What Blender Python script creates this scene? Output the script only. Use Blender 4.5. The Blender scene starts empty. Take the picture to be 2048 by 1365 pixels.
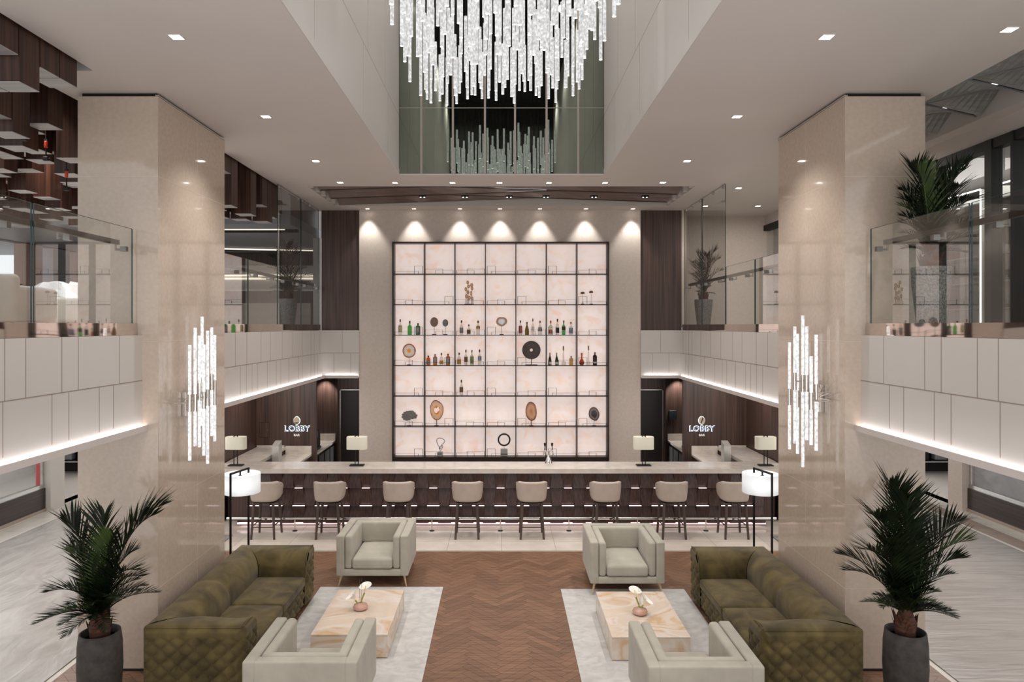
import bpy, bmesh, math, random
from mathutils import Vector, Matrix
R = random.Random(7)
SC = bpy.context.scene
COL = SC.collection
PI = math.pi
F, CX, CY, H = 1400.0, 1003.0, 652.0, 3.7
def wx(px, Y): return (px - CX) * Y / F
def wz(py, Y): return H - (py - CY) * Y / F

# ------------------------------------------------------------------ mesh builder
class MB:
    def __init__(s): s.v = []; s.f = []; s.m = []; s.sm = []; s.uv = []
    def add(s, vs, fs, mi=0, sm=False, uvs=None):
        b = len(s.v); s.v += [tuple(p) for p in vs]
        s.uv += (list(uvs) if uvs else [(0, 0)] * len(vs))
        for f in fs: s.f.append(tuple(b + i for i in f)); s.m.append(mi); s.sm.append(sm)
        return s
    def box(s, x0, x1, y0, y1, z0, z1, mi=0):
        v = [(x, y, z) for z in (z0, z1) for y in (y0, y1) for x in (x0, x1)]
        return s.add(v, [(0, 2, 3, 1), (4, 5, 7, 6), (0, 1, 5, 4), (2, 6, 7, 3), (0, 4, 6, 2), (1, 3, 7, 5)], mi)
    def hexa(s, bot, top, mi=0):
        return s.add(list(bot) + list(top), [(3, 2, 1, 0), (4, 5, 6, 7), (0, 1, 5, 4), (1, 2, 6, 5), (2, 3, 7, 6), (3, 0, 4, 7)], mi)
    def tube(s, p, q, r0, r1=None, n=10, mi=0, caps=True, capmi=None):
        r1 = r0 if r1 is None else r1
        p, q = Vector(p), Vector(q); d = (q - p).normalized()
        a = d.orthogonal().normalized(); b = d.cross(a)
        vs = []
        for c, r in ((p, r0), (q, r1)):
            for i in range(n):
                t = 2 * PI * i / n; vs.append(c + (a * math.cos(t) + b * math.sin(t)) * r)
        s.add(vs, [(i, (i + 1) % n, n + (i + 1) % n, n + i) for i in range(n)], mi, True)
        if caps:
            cm = mi if capmi is None else capmi
            s.add(vs, [tuple(range(n))[::-1], tuple(range(n, 2 * n))], cm)
        return s
    def path(s, pts, r, n=8, mi=0, closed=False):
        pts = [Vector(p) for p in pts]; k = len(pts); vs = []; prev = None
        for i, p in enumerate(pts):
            t = (pts[(i + 1) % k] - pts[i - 1]) if closed else (pts[min(i + 1, k - 1)] - pts[max(i - 1, 0)])
            t.normalize()
            a = (prev - t * prev.dot(t)) if prev is not None else t.orthogonal()
            a.normalize(); prev = a; b = t.cross(a)
            rr = r[i] if isinstance(r, (list, tuple)) else r
            vs += [p + (a * math.cos(2 * PI * j / n) + b * math.sin(2 * PI * j / n)) * rr for j in range(n)]
        fs = []
        for i in range(k if closed else k - 1):
            i2 = (i + 1) % k
            fs += [(i * n + j, i * n + (j + 1) % n, i2 * n + (j + 1) % n, i2 * n + j) for j in range(n)]
        s.add(vs, fs, mi, True)
        if not closed: s.add(vs[:n] + vs[-n:], [tuple(range(n))[::-1], tuple(range(n, 2 * n))], mi)
        return s
    def lathe(s, prof, n=24, c=(0, 0, 0), mi=0, sx=1, sy=1, close=True, sup=2.0):
        vs = []; k = len(prof)
        for r, z in prof:
            for i in range(n):
                t = 2 * PI * i / n; ct, st = math.cos(t), math.sin(t)
                q = (abs(ct) ** sup + abs(st) ** sup) ** (-1 / sup)
                vs.append((c[0] + r * q * ct * sx, c[1] + r * q * st * sy, c[2] + z))
        fs = [(a * n + i, a * n + (i + 1) % n, (a + 1) * n + (i + 1) % n, (a + 1) * n + i) for a in range(k - 1) for i in range(n)]
        s.add(vs, fs, mi, True)
        if close:
            if prof[0][0] > 1e-4: s.add(vs[:n], [tuple(range(n))[::-1]], mi)
            if prof[-1][0] > 1e-4: s.add(vs[-n:], [tuple(range(n))], mi)
        return s
    def rbox(s, x0, x1, y0, y1, z0, z1, r=.03, seg=None, mi=0, puff=0):
        # box with evenly rounded edges, optionally puffed top
        c = ((x0 + x1) / 2, (y0 + y1) / 2, (z0 + z1) / 2); h = ((x1 - x0) / 2, (y1 - y0) / 2, (z1 - z0) / 2)
        r = min(r, *[q * .98 for q in h])
        def ax(hh):
            inner = hh - r; n = max(1, int(2 * inner / .12)) if seg is None else seg
            a = [-hh, -hh + .3 * r, -hh + .65 * r, -inner]
            return a + [-inner + 2 * inner * i / n for i in range(1, n)] + [-q for q in a[::-1]]
        A = [ax(q) for q in h]
        for d in range(3):
            u, w = [(1, 2), (2, 0), (0, 1)][d]
            for sg in (-1, 1):
                vs = []
                for a in A[u]:
                    for b in A[w]:
                        p = [0, 0, 0]; p[d] = sg * h[d]; p[u] = a; p[w] = b
                        q = [max(-(h[i] - r), min(h[i] - r, p[i])) for i in range(3)]
                        dv = Vector([p[i] - q[i] for i in range(3)])
                        if dv.length > 1e-9: dv = dv.normalized() * r
                        o = [c[i] + q[i] + dv[i] for i in range(3)]
                        if puff and d == 2 and sg > 0:
                            o[2] += puff * max(0, 1 - (p[0] / h[0]) ** 4) * max(0, 1 - (p[1] / h[1]) ** 4)
                        vs.append(o)
                nw = len(A[w]); fs = []
                for i in range(len(A[u]) - 1):
                    for j in range(nw - 1):
                        q = (i * nw + j, (i + 1) * nw + j, (i + 1) * nw + j + 1, i * nw + j + 1)
                        fs.append(q if sg > 0 else q[::-1])
                s.add(vs, fs, mi, True)
        return s
    def mesh(s, name, mats, weld=0):
        me = bpy.data.meshes.new(name); me.from_pydata([tuple(p) for p in s.v], [], s.f)
        me.polygons.foreach_set('material_index', s.m); me.polygons.foreach_set('use_smooth', s.sm)
        uv = me.uv_layers.new(name='UVMap')
        li = [0] * len(me.loops); me.loops.foreach_get('vertex_index', li)
        uv.data.foreach_set('uv', [c for i in li for c in s.uv[i]])
        for m in (mats if isinstance(mats, (list, tuple)) else [mats]): me.materials.append(m)
        if weld:
            bm = bmesh.new(); bm.from_mesh(me); bmesh.ops.remove_doubles(bm, verts=bm.verts, dist=weld); bm.to_mesh(me); bm.free()
        me.update(); return me
    def build(s, name, mats, parent=None, loc=(0, 0, 0), weld=0, rot=None):
        o = bpy.data.objects.new(name, s.mesh(name, mats, weld)); COL.objects.link(o); o.location = loc
        if rot: o.rotation_euler = rot
        if parent is not None: o.parent = parent
        return o

def tag(o, label, cat, group=None):
    o['label'] = label; o['category'] = cat
    if group: o['group'] = group
    return o
def thing(name, label, cat, loc=(0, 0, 0), rz=0, group=None):
    o = bpy.data.objects.new(name, None); COL.objects.link(o); o.location = loc; o.rotation_euler = (0, 0, rz)
    o.empty_display_size = .1
    return tag(o, label, cat, group)
def struct(name, mb, m, label=None, **k):
    o = mb.build(name, m, **k); o['kind'] = 'structure'
    if label: o['label'] = label
    return o
def dup(root, loc, rz=0, label=None, group=None):
    def rec(o, par):
        c = o.copy(); COL.objects.link(c)
        if par is not None: c.parent = par
        for ch in list(o.children): rec(ch, c)
        return c
    r = rec(root, None); r.location = loc; r.rotation_euler = (0, 0, rz)
    if label: r['label'] = label
    if group: r['group'] = group
    return r
def light(kind, name, loc, energy, color=(1, 1, 1), rot=(0, 0, 0), parent=None, **k):
    l = bpy.data.lights.new(name, kind); l.energy = energy; l.color = color
    for a, v in k.items(): setattr(l, a, v)
    o = bpy.data.objects.new(name, l); COL.objects.link(o); o.location = loc; o.rotation_euler = rot
    if parent is not None: o.parent = parent
    return o

# ------------------------------------------------------------------ materials
def lin(c):
    return tuple(((v / 255 + .055) / 1.055) ** 2.4 if v > 10 else v / 255 / 12.92 for v in c)
def M(name, c1, c2=None, scale=(4, 4, 4), rough=.5, metal=0., spec=.5, emit=0., ecol=None, bump=0., detail=5., lo=.3, hi=.7,
      coat=0., distort=0., bscale=None, rand=0., trans=0., coords='Object', sheen=0., rvar=0.):
    m = bpy.data.materials.new(name); m.use_nodes = True; nt = m.node_tree; N = nt.nodes; L = nt.links
    b = N['Principled BSDF']
    def S(k, v): b.inputs[k].default_value = v
    S('Roughness', rough); S('Metallic', metal); S('Specular IOR Level', spec); S('Coat Weight', coat); S('Transmission Weight', trans)
    if sheen: S('Sheen Weight', sheen)
    a1 = (*lin(c1), 1); a2 = (*lin(c2 or c1), 1)
    tc = N.new('ShaderNodeTexCoord'); mp = N.new('ShaderNodeMapping'); mp.inputs['Scale'].default_value = scale
    L.new(tc.outputs[coords], mp.inputs['Vector'])
    if rand:
        oi = N.new('ShaderNodeObjectInfo'); sc = N.new('ShaderNodeVectorMath'); sc.operation = 'SCALE'
        sc.inputs[0].default_value = (37.3, 21.7, 53.1); L.new(oi.outputs['Random'], sc.inputs['Scale']); L.new(sc.outputs[0], mp.inputs['Location'])
    nz = N.new('ShaderNodeTexNoise'); nz.inputs['Scale'].default_value = 1; nz.inputs['Detail'].default_value = detail; nz.inputs['Distortion'].default_value = distort
    L.new(mp.outputs[0], nz.inputs['Vector'])
    rp = N.new('ShaderNodeValToRGB'); rp.color_ramp.elements[0].position = lo; rp.color_ramp.elements[1].position = hi
    rp.color_ramp.elements[0].color = a1; rp.color_ramp.elements[1].color = a2
    L.new(nz.outputs['Fac'], rp.inputs[0]); L.new(rp.outputs[0], b.inputs['Base Color'])
    if emit:
        S('Emission Strength', emit)
        if ecol: S('Emission Color', (*lin(ecol), 1))
        else: L.new(rp.outputs[0], b.inputs['Emission Color'])
    if bump:
        bp = N.new('ShaderNodeBump'); bp.inputs['Strength'].default_value = bump; bp.inputs['Distance'].default_value = .01
        src = nz
        if bscale:
            n2 = N.new('ShaderNodeTexNoise'); n2.inputs['Scale'].default_value = bscale; n2.inputs['Detail'].default_value = 4; L.new(tc.outputs[coords], n2.inputs['Vector']); src = n2
        L.new(src.outputs['Fac'], bp.inputs['Height']); L.new(bp.outputs[0], b.inputs['Normal'])
    m['ramp'] = rp.name
    return m
def ramp(m, stops):
    cr = m.node_tree.nodes[m['ramp']].color_ramp
    while len(cr.elements) > 1: cr.elements.remove(cr.elements[-1])
    cr.elements[0].position = stops[0][0]; cr.elements[0].color = (*lin(stops[0][1]), 1)
    for p, c in stops[1:]: e = cr.elements.new(p); e.color = (*lin(c), 1)
    return m
def glassmat(name, tint, ior=.08, rough=0., refl=(1, 1, 1), power=3.):
    m = bpy.data.materials.new(name); m.use_nodes = True; nt = m.node_tree; N = nt.nodes; L = nt.links
    N.remove(N['Principled BSDF']); out = N['Material Output']
    t = N.new('ShaderNodeBsdfTransparent'); t.inputs[0].default_value = (*tint, 1)
    g = N.new('ShaderNodeBsdfGlossy'); g.inputs['Roughness'].default_value = rough; g.inputs['Color'].default_value = (*refl, 1)
    lw = N.new('ShaderNodeLayerWeight'); lw.inputs['Blend'].default_value = .5; pw = N.new('ShaderNodeMath'); pw.operation = 'POWER'; pw.inputs[1].default_value = power; fr = N.new('ShaderNodeMath'); fr.operation = 'MULTIPLY_ADD'
    fr.inputs[1].default_value = 1 - ior; fr.inputs[2].default_value = ior; L.new(lw.outputs['Facing'], pw.inputs[0]); L.new(pw.outputs[0], fr.inputs[0])
    mx = N.new('ShaderNodeMixShader'); L.new(fr.outputs[0], mx.inputs[0]); L.new(t.outputs[0], mx.inputs[1]); L.new(g.outputs[0], mx.inputs[2]); L.new(mx.outputs[0], out.inputs[0])
    return m
def brickmat(name, c1, c2, mortar, w, h, rough=.2, spec=.5, msize=.003, swap=None, noise=3., off=0.):
    m = M(name, c1, c2, (noise, noise, noise), rough=rough, spec=spec, detail=8)
    nt = m.node_tree; N = nt.nodes; L = nt.links; b = N['Principled BSDF']
    bk = N.new('ShaderNodeTexBrick'); bk.offset = off; bk.inputs['Scale'].default_value = 1; bk.inputs['Brick Width'].default_value = w; bk.inputs['Row Height'].default_value = h
    bk.inputs['Mortar Size'].default_value = msize; bk.inputs['Mortar Smooth'].default_value = .1; bk.inputs['Mortar'].default_value = (*lin(mortar), 1)
    tc = N.new('ShaderNodeTexCoord'); L.new(tc.outputs['Object'], bk.inputs['Vector'])
    rp = N[m['ramp']]; L.new(rp.outputs[0], bk.inputs['Color1']); L.new(rp.outputs[0], bk.inputs['Color2']); L.new(bk.outputs['Color'], b.inputs['Base Color'])
    return m

m_ceil = M('ceiling_paint', (200, 191, 186), (205, 196, 191), (.6, .6, .6), rough=.55)
m_white = M('white_lacquer', (200, 194, 188), (205, 199, 193), (.8, .8, .8), rough=.35)
m_joint = M('panel_joint', (150, 132, 120), rough=.6)
m_stone = M('beige_limestone', (190, 172, 156), (202, 185, 169), (22, 22, 22), rough=.06, spec=.6, detail=10, lo=.25, hi=.75)
m_stonew = M('beige_limestone_wall', (198, 184, 173), (209, 195, 184), (24, 24, 24), rough=.5, spec=.4, detail=10, lo=.25, hi=.75)
m_seam = M('stone_seam', (214, 200, 186), rough=.4)
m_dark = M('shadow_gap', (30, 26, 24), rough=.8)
m_wood = M('dark_walnut_panel', (48, 34, 31), (96, 72, 63), (30, 30, .7), rough=.42, detail=6, lo=.28, hi=.75)
m_woodh = M('dark_walnut_horizontal', (36, 28, 26), (74, 60, 54), (30, .6, 30), rough=.4, detail=6, lo=.28, hi=.75)
m_bar = M('bar_walnut', (44, 28, 27), (96, 68, 60), (46, 46, .9), rough=.4, detail=6, lo=.28, hi=.78)
m_block = M('reddish_walnut_block', (34, 20, 18), (84, 54, 42), (30, 30, .8), rough=.42, rand=1, detail=5)
m_blockb = M('block_underside_reflection', (150, 148, 150), (174, 172, 173), (1.2, 18, 1), rough=.45, rand=1)  # grey-white reflection put into the colour of the walnut undersides
m_black = M('black_metal', (22, 21, 21), (28, 27, 27), rough=.4, metal=.6)
m_blackm = M('matte_black', (14, 13, 13), (20, 19, 19), rough=.6)
m_bronze = M('dark_bronze', (38, 27, 22), (48, 35, 28), rough=.4, metal=.4)
m_clamp = M('satin_steel_clamp', (120, 116, 112), (132, 128, 124), rough=.3, metal=.9)
m_chrome = M('polished_chrome', (225, 222, 218), (235, 232, 228), rough=.06, metal=1)
m_steel = M('brushed_steel', (190, 190, 188), (212, 211, 209), (2, 2, 60), rough=.25, metal=1)
m_skirt = M('polished_steel_strip', (225, 212, 204), (232, 220, 212), (1.2, 1.2, 3), rough=.03, metal=1, bump=.35, detail=0)
m_baffle = M('bronze_ceiling_blade', (92, 76, 70), (114, 97, 90), (1, 40, 40), rough=.32, metal=.25)
m_baffg = M('grey_ceiling_blade', (124, 122, 121), (152, 150, 148), (1, 30, 30), rough=.4, metal=.2)
m_top = M('cream_stone_top', (206, 196, 185), (224, 215, 205), (6, 6, 6), rough=.14, detail=9)
m_floor = brickmat('polished_cream_tile', (206, 194, 182), (222, 211, 200), (180, 166, 152), .9, .6, rough=.16, msize=.005)
m_aisle = brickmat('aisle_marble', (206, 200, 190), (222, 216, 206), (176, 166, 154), .9, .9, rough=.12, msize=.005)
m_border = M('brown_border_stone', (150, 134, 122), (166, 150, 137), rough=.25)
m_plastic = M('plastic_sheet_film', (150, 146, 143), (186, 182, 178), (3.2, 1.1, 2), rough=.22, detail=8, distort=2.5, bump=1.0, lo=.2, hi=.85)
m_plasr = M('plastic_sheet_film_b', (138, 132, 128), (176, 170, 165), (1.1, 9, 2), rough=.26, detail=7, distort=1.2, bump=1.0, lo=.2, hi=.85)
m_chair = M('grey_beige_velvet', (168, 162, 148), (184, 178, 164), (5, 5, 5), rough=.8, sheen=.25, spec=.2)
m_leather = M('taupe_leather', (182, 167, 155), (192, 177, 165), (8, 8, 8), rough=.5)
m_green = M('olive_suede', (64, 54, 29), (112, 97, 59), (4.2, 4.2, 4.2), rough=.75, sheen=.15, spec=.25, detail=7, distort=.6)
m_brass = M('pale_wood_leg', (190, 165, 128), (205, 180, 142), rough=.4)
m_rug = M('silver_rug', (182, 179, 175), (208, 205, 201), (6, 8, 5), rough=.85, detail=10, distort=1.0, sheen=.2, spec=.2)
m_onyx = ramp(M('honey_onyx', (0, 0, 0), scale=(1.1, 1.6, 1.4), rough=.14, detail=6, distort=1.5, rand=1),
              [(.25, (222, 208, 196)), (.4, (218, 198, 178)), (.48, (224, 212, 202)), (.57, (208, 174, 136)), (.62, (220, 202, 184)), (.76, (224, 212, 202))])
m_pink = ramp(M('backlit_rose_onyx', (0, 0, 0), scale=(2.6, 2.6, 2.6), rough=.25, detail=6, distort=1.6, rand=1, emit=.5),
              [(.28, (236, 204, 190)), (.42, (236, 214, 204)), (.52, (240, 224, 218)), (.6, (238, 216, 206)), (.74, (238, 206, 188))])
m_frame = M('dark_bronze_shelf', (46, 36, 32), (56, 44, 39), rough=.4, metal=.3)
m_wire = M('thin_bronze_wire', (70, 56, 48), (84, 68, 58), rough=.5)
m_glass = glassmat('clear_railing_glass', (.93, .96, .945), .13)
m_glassd = glassmat('shop_window_glass', (.82, .85, .84), .06)
m_edge = M('glass_edge_green', (24, 46, 43), (34, 60, 56), rough=.15)
m_mirror = M('dark_mirror_glass', (143, 150, 140), (147, 154, 144), rough=.02, metal=1)
m_led = M('led_strip', (255, 250, 248), emit=1.5, ecol=(255, 246, 244))
m_ledp = M('led_strip_pink', (255, 240, 240), emit=1.9, ecol=(255, 232, 236))
m_lamp = M('downlight_lens', (255, 255, 255), emit=14., ecol=(255, 250, 242))
m_shade = M('table_lamp_shade', (226, 222, 204), (230, 226, 208), rough=.8, emit=.12)
m_rod = ramp(M('bubble_crystal_rod', (0, 0, 0), scale=(38, 38, 30), rough=.2, detail=6, rand=1, emit=.74), [(.3, (150, 150, 150)), (.5, (206, 206, 206)), (.68, (250, 250, 250))])
m_rods = ramp(M('bubble_crystal_sconce', (0, 0, 0), scale=(38, 38, 30), rough=.2, detail=6, rand=1, emit=.95), [(.3, (176, 176, 178)), (.68, (255, 255, 255))])
for m_ in (m_rod, m_rods):
    bs_ = m_.node_tree.nodes['Principled BSDF'].inputs['Base Color']; m_.node_tree.links.remove(bs_.links[0]); bs_.default_value = (.22, .22, .22, 1)
m_cap = M('rod_tip', (255, 255, 255), emit=2.2, ecol=(255, 253, 246))
m_pot = M('charcoal_planter', (50, 46, 43), (74, 69, 64), (14, 14, 14), rough=.7, bump=.3)
m_potg = M('speckled_grey_planter', (66, 66, 64), (150, 150, 146), (60, 60, 60), rough=.5, detail=3, bump=.4)
m_soil = M('pebble_topsoil', (60, 46, 36), (190, 178, 160), (40, 40, 40), rough=.9, bump=.6, lo=.4, hi=.7)
m_bark = M('red_brown_palm_sheath', (46, 27, 19), (102, 60, 42), (12, 12, 40), rough=.8, bump=.5)
m_leaf = M('dark_palm_leaf', (9, 16, 7), (28, 42, 18), (6, 6, 6), rough=.5, rand=1, spec=.22)
m_leafl = M('bright_palm_leaf', (44, 66, 26), (74, 92, 42), (6, 6, 6), rough=.45, rand=1)
# ================================================================== SETTING
# ---- floors
def plankmat(name, ang):
    m = M(name, (102, 74, 57), (147, 112, 88), (2.2, 34, 1), rough=.36, detail=7, lo=.25, hi=.78)
    nt = m.node_tree; N = nt.nodes; L = nt.links
    mp = [n for n in N if n.type == 'MAPPING'][0]; mp.inputs['Rotation'].default_value = (0, 0, ang)
    uv = N.new('ShaderNodeUVMap'); sp = N.new('ShaderNodeSeparateXYZ'); L.new(uv.outputs[0], sp.inputs[0])
    mr = N.new('ShaderNodeMapRange'); mr.inputs['To Min'].default_value = .82; mr.inputs['To Max'].default_value = 1.15; L.new(sp.outputs[0], mr.inputs[0])
    ml = N.new('ShaderNodeVectorMath'); ml.operation = 'SCALE'
    rp = N[m['ramp']]; L.new(rp.outputs[0], ml.inputs[0]); L.new(mr.outputs[0], ml.inputs['Scale']); L.new(ml.outputs[0], N['Principled BSDF'].inputs['Base Color'])
    return m
mpa, mpb = plankmat('herringbone_plank_a', PI / 4), plankmat('herringbone_plank_b', -PI / 4)
def herring(x0, x1, y0, y1, W=.1, n=5):
    Lk = W * n; g = .0012; bm = bmesh.new(); uvl = bm.loops.layers.uv.new('UVMap'); s = math.sqrt(.5)
    ext = 9.5; mm = int(ext / W) + 2
    def q(a0, a1, b0, b1, mi):
        ps = []
        for a, b in ((a0 + g, b0 + g), (a1 - g, b0 + g), (a1 - g, b1 - g), (a0 + g, b1 - g)): ps.append(((a - b) * s, (a + b) * s + (y0 + y1) / 2))
        if max(p[0] for p in ps) < x0 or min(p[0] for p in ps) > x1 or max(p[1] for p in ps) < y0 or min(p[1] for p in ps) > y1: return
        f = bm.faces.new([bm.verts.new((p[0], p[1], 0)) for p in ps]); f.material_index = mi; r = R.random()
        for l in f.loops: l[uvl].uv = (r, r)
    for k in range(-mm, mm):
        for t in range(-12, 13):
            ox = t * 2 * Lk
            q(k * W + ox, k * W + Lk + ox, k * W, k * W + W, 0)
            q(k * W + Lk + ox, k * W + Lk + W + ox, k * W + W - Lk, k * W + W, 1)
    for co, no in (((x0, 0, 0), (-1, 0, 0)), ((x1, 0, 0), (1, 0, 0)), ((0, y0, 0), (0, -1, 0)), ((0, y1, 0), (0, 1, 0))):
        bmesh.ops.bisect_plane(bm, geom=bm.verts[:] + bm.edges[:] + bm.faces[:], plane_co=co, plane_no=no, clear_outer=True)
    v = [bm.verts.new(p) for p in ((x0, y0, -.004), (x1, y0, -.004), (x1, y1, -.004), (x0, y1, -.004))]
    f = bm.faces.new(v); f.material_index = 2
    me = bpy.data.meshes.new('floor'); bm.to_mesh(me); bm.free()
    for m in (mpa, mpb, m_dark): me.materials.append(m)
    o = bpy.data.objects.new('floor', me); COL.objects.link(o); o['kind'] = 'structure'; o['label'] = 'dark herringbone parquet floor of the lounge'
herring(-4.67, 4.67, 4.0, 11.45)
struct('floor', MB().box(-5.26, 5.26, 11.51, 17.2, -.1, 0).box(-4.67, 4.67, 11.45, 11.51, -.1, .001, 1), [m_floor, m_border], 'polished cream stone floor in front of the bar')
struct('floor', MB().box(-9.3, -4.67, 3, 11.51, -.1, 0).box(-9.3, -5.26, 11.51, 21, -.1, 0), m_aisle, 'pale marble floor of the side aisle beside the red column shop')
struct('floor', MB().box(4.67, 9.5, 3, 11.51, -.1, 0).box(5.26, 9.5, 11.51, 21, -.1, 0).box(8.58, 8.95, 3, 17, 0, .002, 1), [m_aisle, m_border], 'pale marble floor of the side aisle beside the grey film shop')

# ---- ceiling with its recesses
Z = 6.2
cb = MB()
for x0, x1, y0, y1 in ((-4, -1.7, .3, 11.59), (1.7, 4.72, .3, 11.59), (-4, 4.72, 11.59, 12.54), (-4, -3.47, 12.54, 14.64), (3.47, 4.72, 12.54, 14.64),
                       (-4, 4.72, 14.64, 15.3), (-4.7, -4, 6.86, 9.9), (4.72, 6.2, 9.6, 16.1), (3.9, 4.72, 15.3, 16.1), (5.78, 6.2, .3, 9.6)):
    cb.box(x0, x1, y0, y1, Z, Z + .3)
cb.box(-3.6, 3.6, 12.4, 14.8, 6.62, 6.7, 1).box(4.6, 5.9, .3, 9.7, 6.62, 6.7, 1)
for sx in (-1, 1):
    for i in range(5):
        cb.box(min(sx * 3.4, sx * 3.475), max(sx * 3.4, sx * 3.475), 12.62 + i * .42, 12.72 + i * .42, 6.21, 6.45)
struct('ceiling', cb, [m_ceil, m_dark], 'off-white plaster ceiling with square downlights')
# light shaft above the lounge
for sx, nm in ((-1, 'wall_shaft_left'), (1, 'wall_shaft_right')):
    b = MB(); b.box(*sorted((sx * 1.699, sx * 2.0)), .3, 11.75, Z + .3, 11); b.box(*sorted((sx * 1.69, sx * 1.75)), .3, 11.578, Z + .002, Z + .09)
    x = sorted((sx * 1.7, sx * 1.702))
    b.box(*sorted((sx * 1.6975, sx * 1.71)), .3, 11.58, 7.185, 7.19, 1)
    b.box(*sorted((sx * 1.699, sx * 1.72)), .3, 11.578, Z + .08, Z + .3)
    for y in (4.6, 6.35, 8.6, 10.5): b.box(*sorted((sx * 1.6975, sx * 1.71)), y, y + .005, Z + .1, 7.185, 1)
    for y in (5.6, 7.5, 8.9, 10.2): b.box(*sorted((sx * 1.6975, sx * 1.71)), y, y + .005, 7.19, 11, 1)
    struct(nm, b, [m_white, m_joint], 'white panelled side wall of the ceiling shaft')
struct('wall_shaft_front', MB().box(-1.7, 1.7, .2, .3, Z, 11), m_dark)  # unseen shaft end, coloured dark so the mirror reflects black
struct('ceiling', MB().box(-2, 2, .2, 11.8, 11, 11.2), m_dark, 'dark top of the ceiling shaft')
b = MB().box(-1.699, 1.699, 11.58, 11.65, Z + .02, 11)
for px in (843, 906, 970, 1030, 1093, 1156):
    x = wx(px, 11.59); b.box(x - .017, x + .017, 11.565, 11.58, Z + .02, 11, 1)
b.box(-1.69, 1.69, 11.574, 11.58, 7.3, 7.312, 1)
struct('wall_shaft_back', b, [m_mirror, M('mirror_joint_strip', (150, 140, 132), rough=.3, metal=.3)], 'dark mirrored glass wall behind the chandelier')
# side ceilings of the upper level
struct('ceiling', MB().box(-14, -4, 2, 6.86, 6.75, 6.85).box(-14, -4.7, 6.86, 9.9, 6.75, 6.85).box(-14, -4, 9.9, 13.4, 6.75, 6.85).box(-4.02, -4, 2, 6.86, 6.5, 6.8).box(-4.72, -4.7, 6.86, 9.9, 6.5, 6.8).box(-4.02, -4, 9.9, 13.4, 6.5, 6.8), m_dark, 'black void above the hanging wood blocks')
m_ceilg = M('blue_grey_ceiling', (126, 128, 134), (134, 136, 142), (1, 1, 1), rough=.6)
b = MB().box(-14, -4.0, 13.3, 19, 5.62, 5.8).box(-14, -4.0, 13.25, 13.3, 5.62, 6.8)
b.hexa([(-7.5, 13.9, 5.56), (-4.05, 13.9, 5.56), (-4.05, 14.0, 5.56), (-7.5, 14.0, 5.56)], [(-7.5, 13.9, 5.62), (-4.05, 13.9, 5.62), (-4.05, 14.0, 5.62), (-7.5, 14.0, 5.62)], 1)
b.box(-7.5, -4.3, 13.895, 13.9, 5.6, 5.618, 2)
b.hexa([(-9.5, 16.6, 5.55), (-4.6, 17.6, 5.55), (-4.6, 17.75, 5.55), (-9.5, 16.75, 5.55)], [(-9.5, 16.6, 5.62), (-4.6, 17.6, 5.62), (-4.6, 17.75, 5.62), (-9.5, 16.75, 5.62)], 1)
b.hexa([(-9.5, 16.56, 5.57), (-4.6, 17.56, 5.57), (-4.6, 17.6, 5.57), (-9.5, 16.6, 5.57)], [(-9.5, 16.56, 5.6), (-4.6, 17.56, 5.6), (-4.6, 17.6, 5.6), (-9.5, 16.6, 5.6)], 2)
m_cove = M('warm_cove_light', (255, 244, 225), emit=1.1, ecol=(255, 240, 220))
struct('ceiling', b, [m_ceilg, m_dark, m_cove], 'blue-grey dropped ceiling with light coves on the upper level')

# ---- pillars
def pillar(sx, label):
    x0, x1 = sorted((sx * 3.68, sx * 4.54)); b = MB().box(x0, x1, 7.5, 9.3, 0, 6.16).box(x0 + .03, x1 - .03, 7.53, 9.27, 6.16, 6.2, 1)
    for z in (.88, 1.78, 3.53, 5.3): b.box(x0 - .001, x1 + .001, 7.499, 9.301, z, z + .004, 2)
    b.box(x0 - .001, x1 + .001, 8.47, 8.474, 0, 6.16, 2)
    b.box(x0 + .004, x1 - .004, 7.494, 7.5, 0, .025, 1)
    xi = sx * 3.68
    b.box(*sorted((xi - sx * .004, xi + sx * .03)), 7.5, 9.3, 6.162, 6.176, 3)
    struct('pillar', b, [m_stone, m_dark, m_seam, m_chrome], label)
pillar(-1, 'beige limestone pillar beside the red column shop'); pillar(1, 'beige limestone pillar beside the grey film shop')

# ---- back wall
YB = 15.1
x_l, x_r = wx(786, YB), wx(1217, YB); zt = wz(484, YB); zb = wz(921, YB)
b = MB().box(-3.07, x_l, YB, 15.6, 0, Z).box(x_r, 3.0, YB, 15.6, 0, Z).box(x_l, x_r, YB + .004, 15.6, zt, Z).box(x_l, x_r, YB, 15.6, 0, zb)
for x in (x_l, x_r): b.box(x - .004, x + .004, YB - .001, YB + .002, zt, Z - .02, 1)
for z in (1.9, 3.0, 4.1, 5.2): b.box(-3.07, x_l, YB - .0006, YB, z, z + .003, 1).box(x_r, 3.0, YB - .0006, YB, z, z + .003, 1)
struct('wall_back', b, [m_stonew, m_seam], 'beige limestone wall framing the backlit shelf')
for sx, s in ((-1, 'left'), (1, 'right')):
    xi = 3.07 if sx < 0 else 3.0
    struct('wall_back_wood_' + s, MB().box(*sorted((sx * xi, sx * 3.9)), 15.16, 15.3, 3.57, Z), m_wood, 'dark walnut wall strip beside the limestone, upper level')

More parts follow.
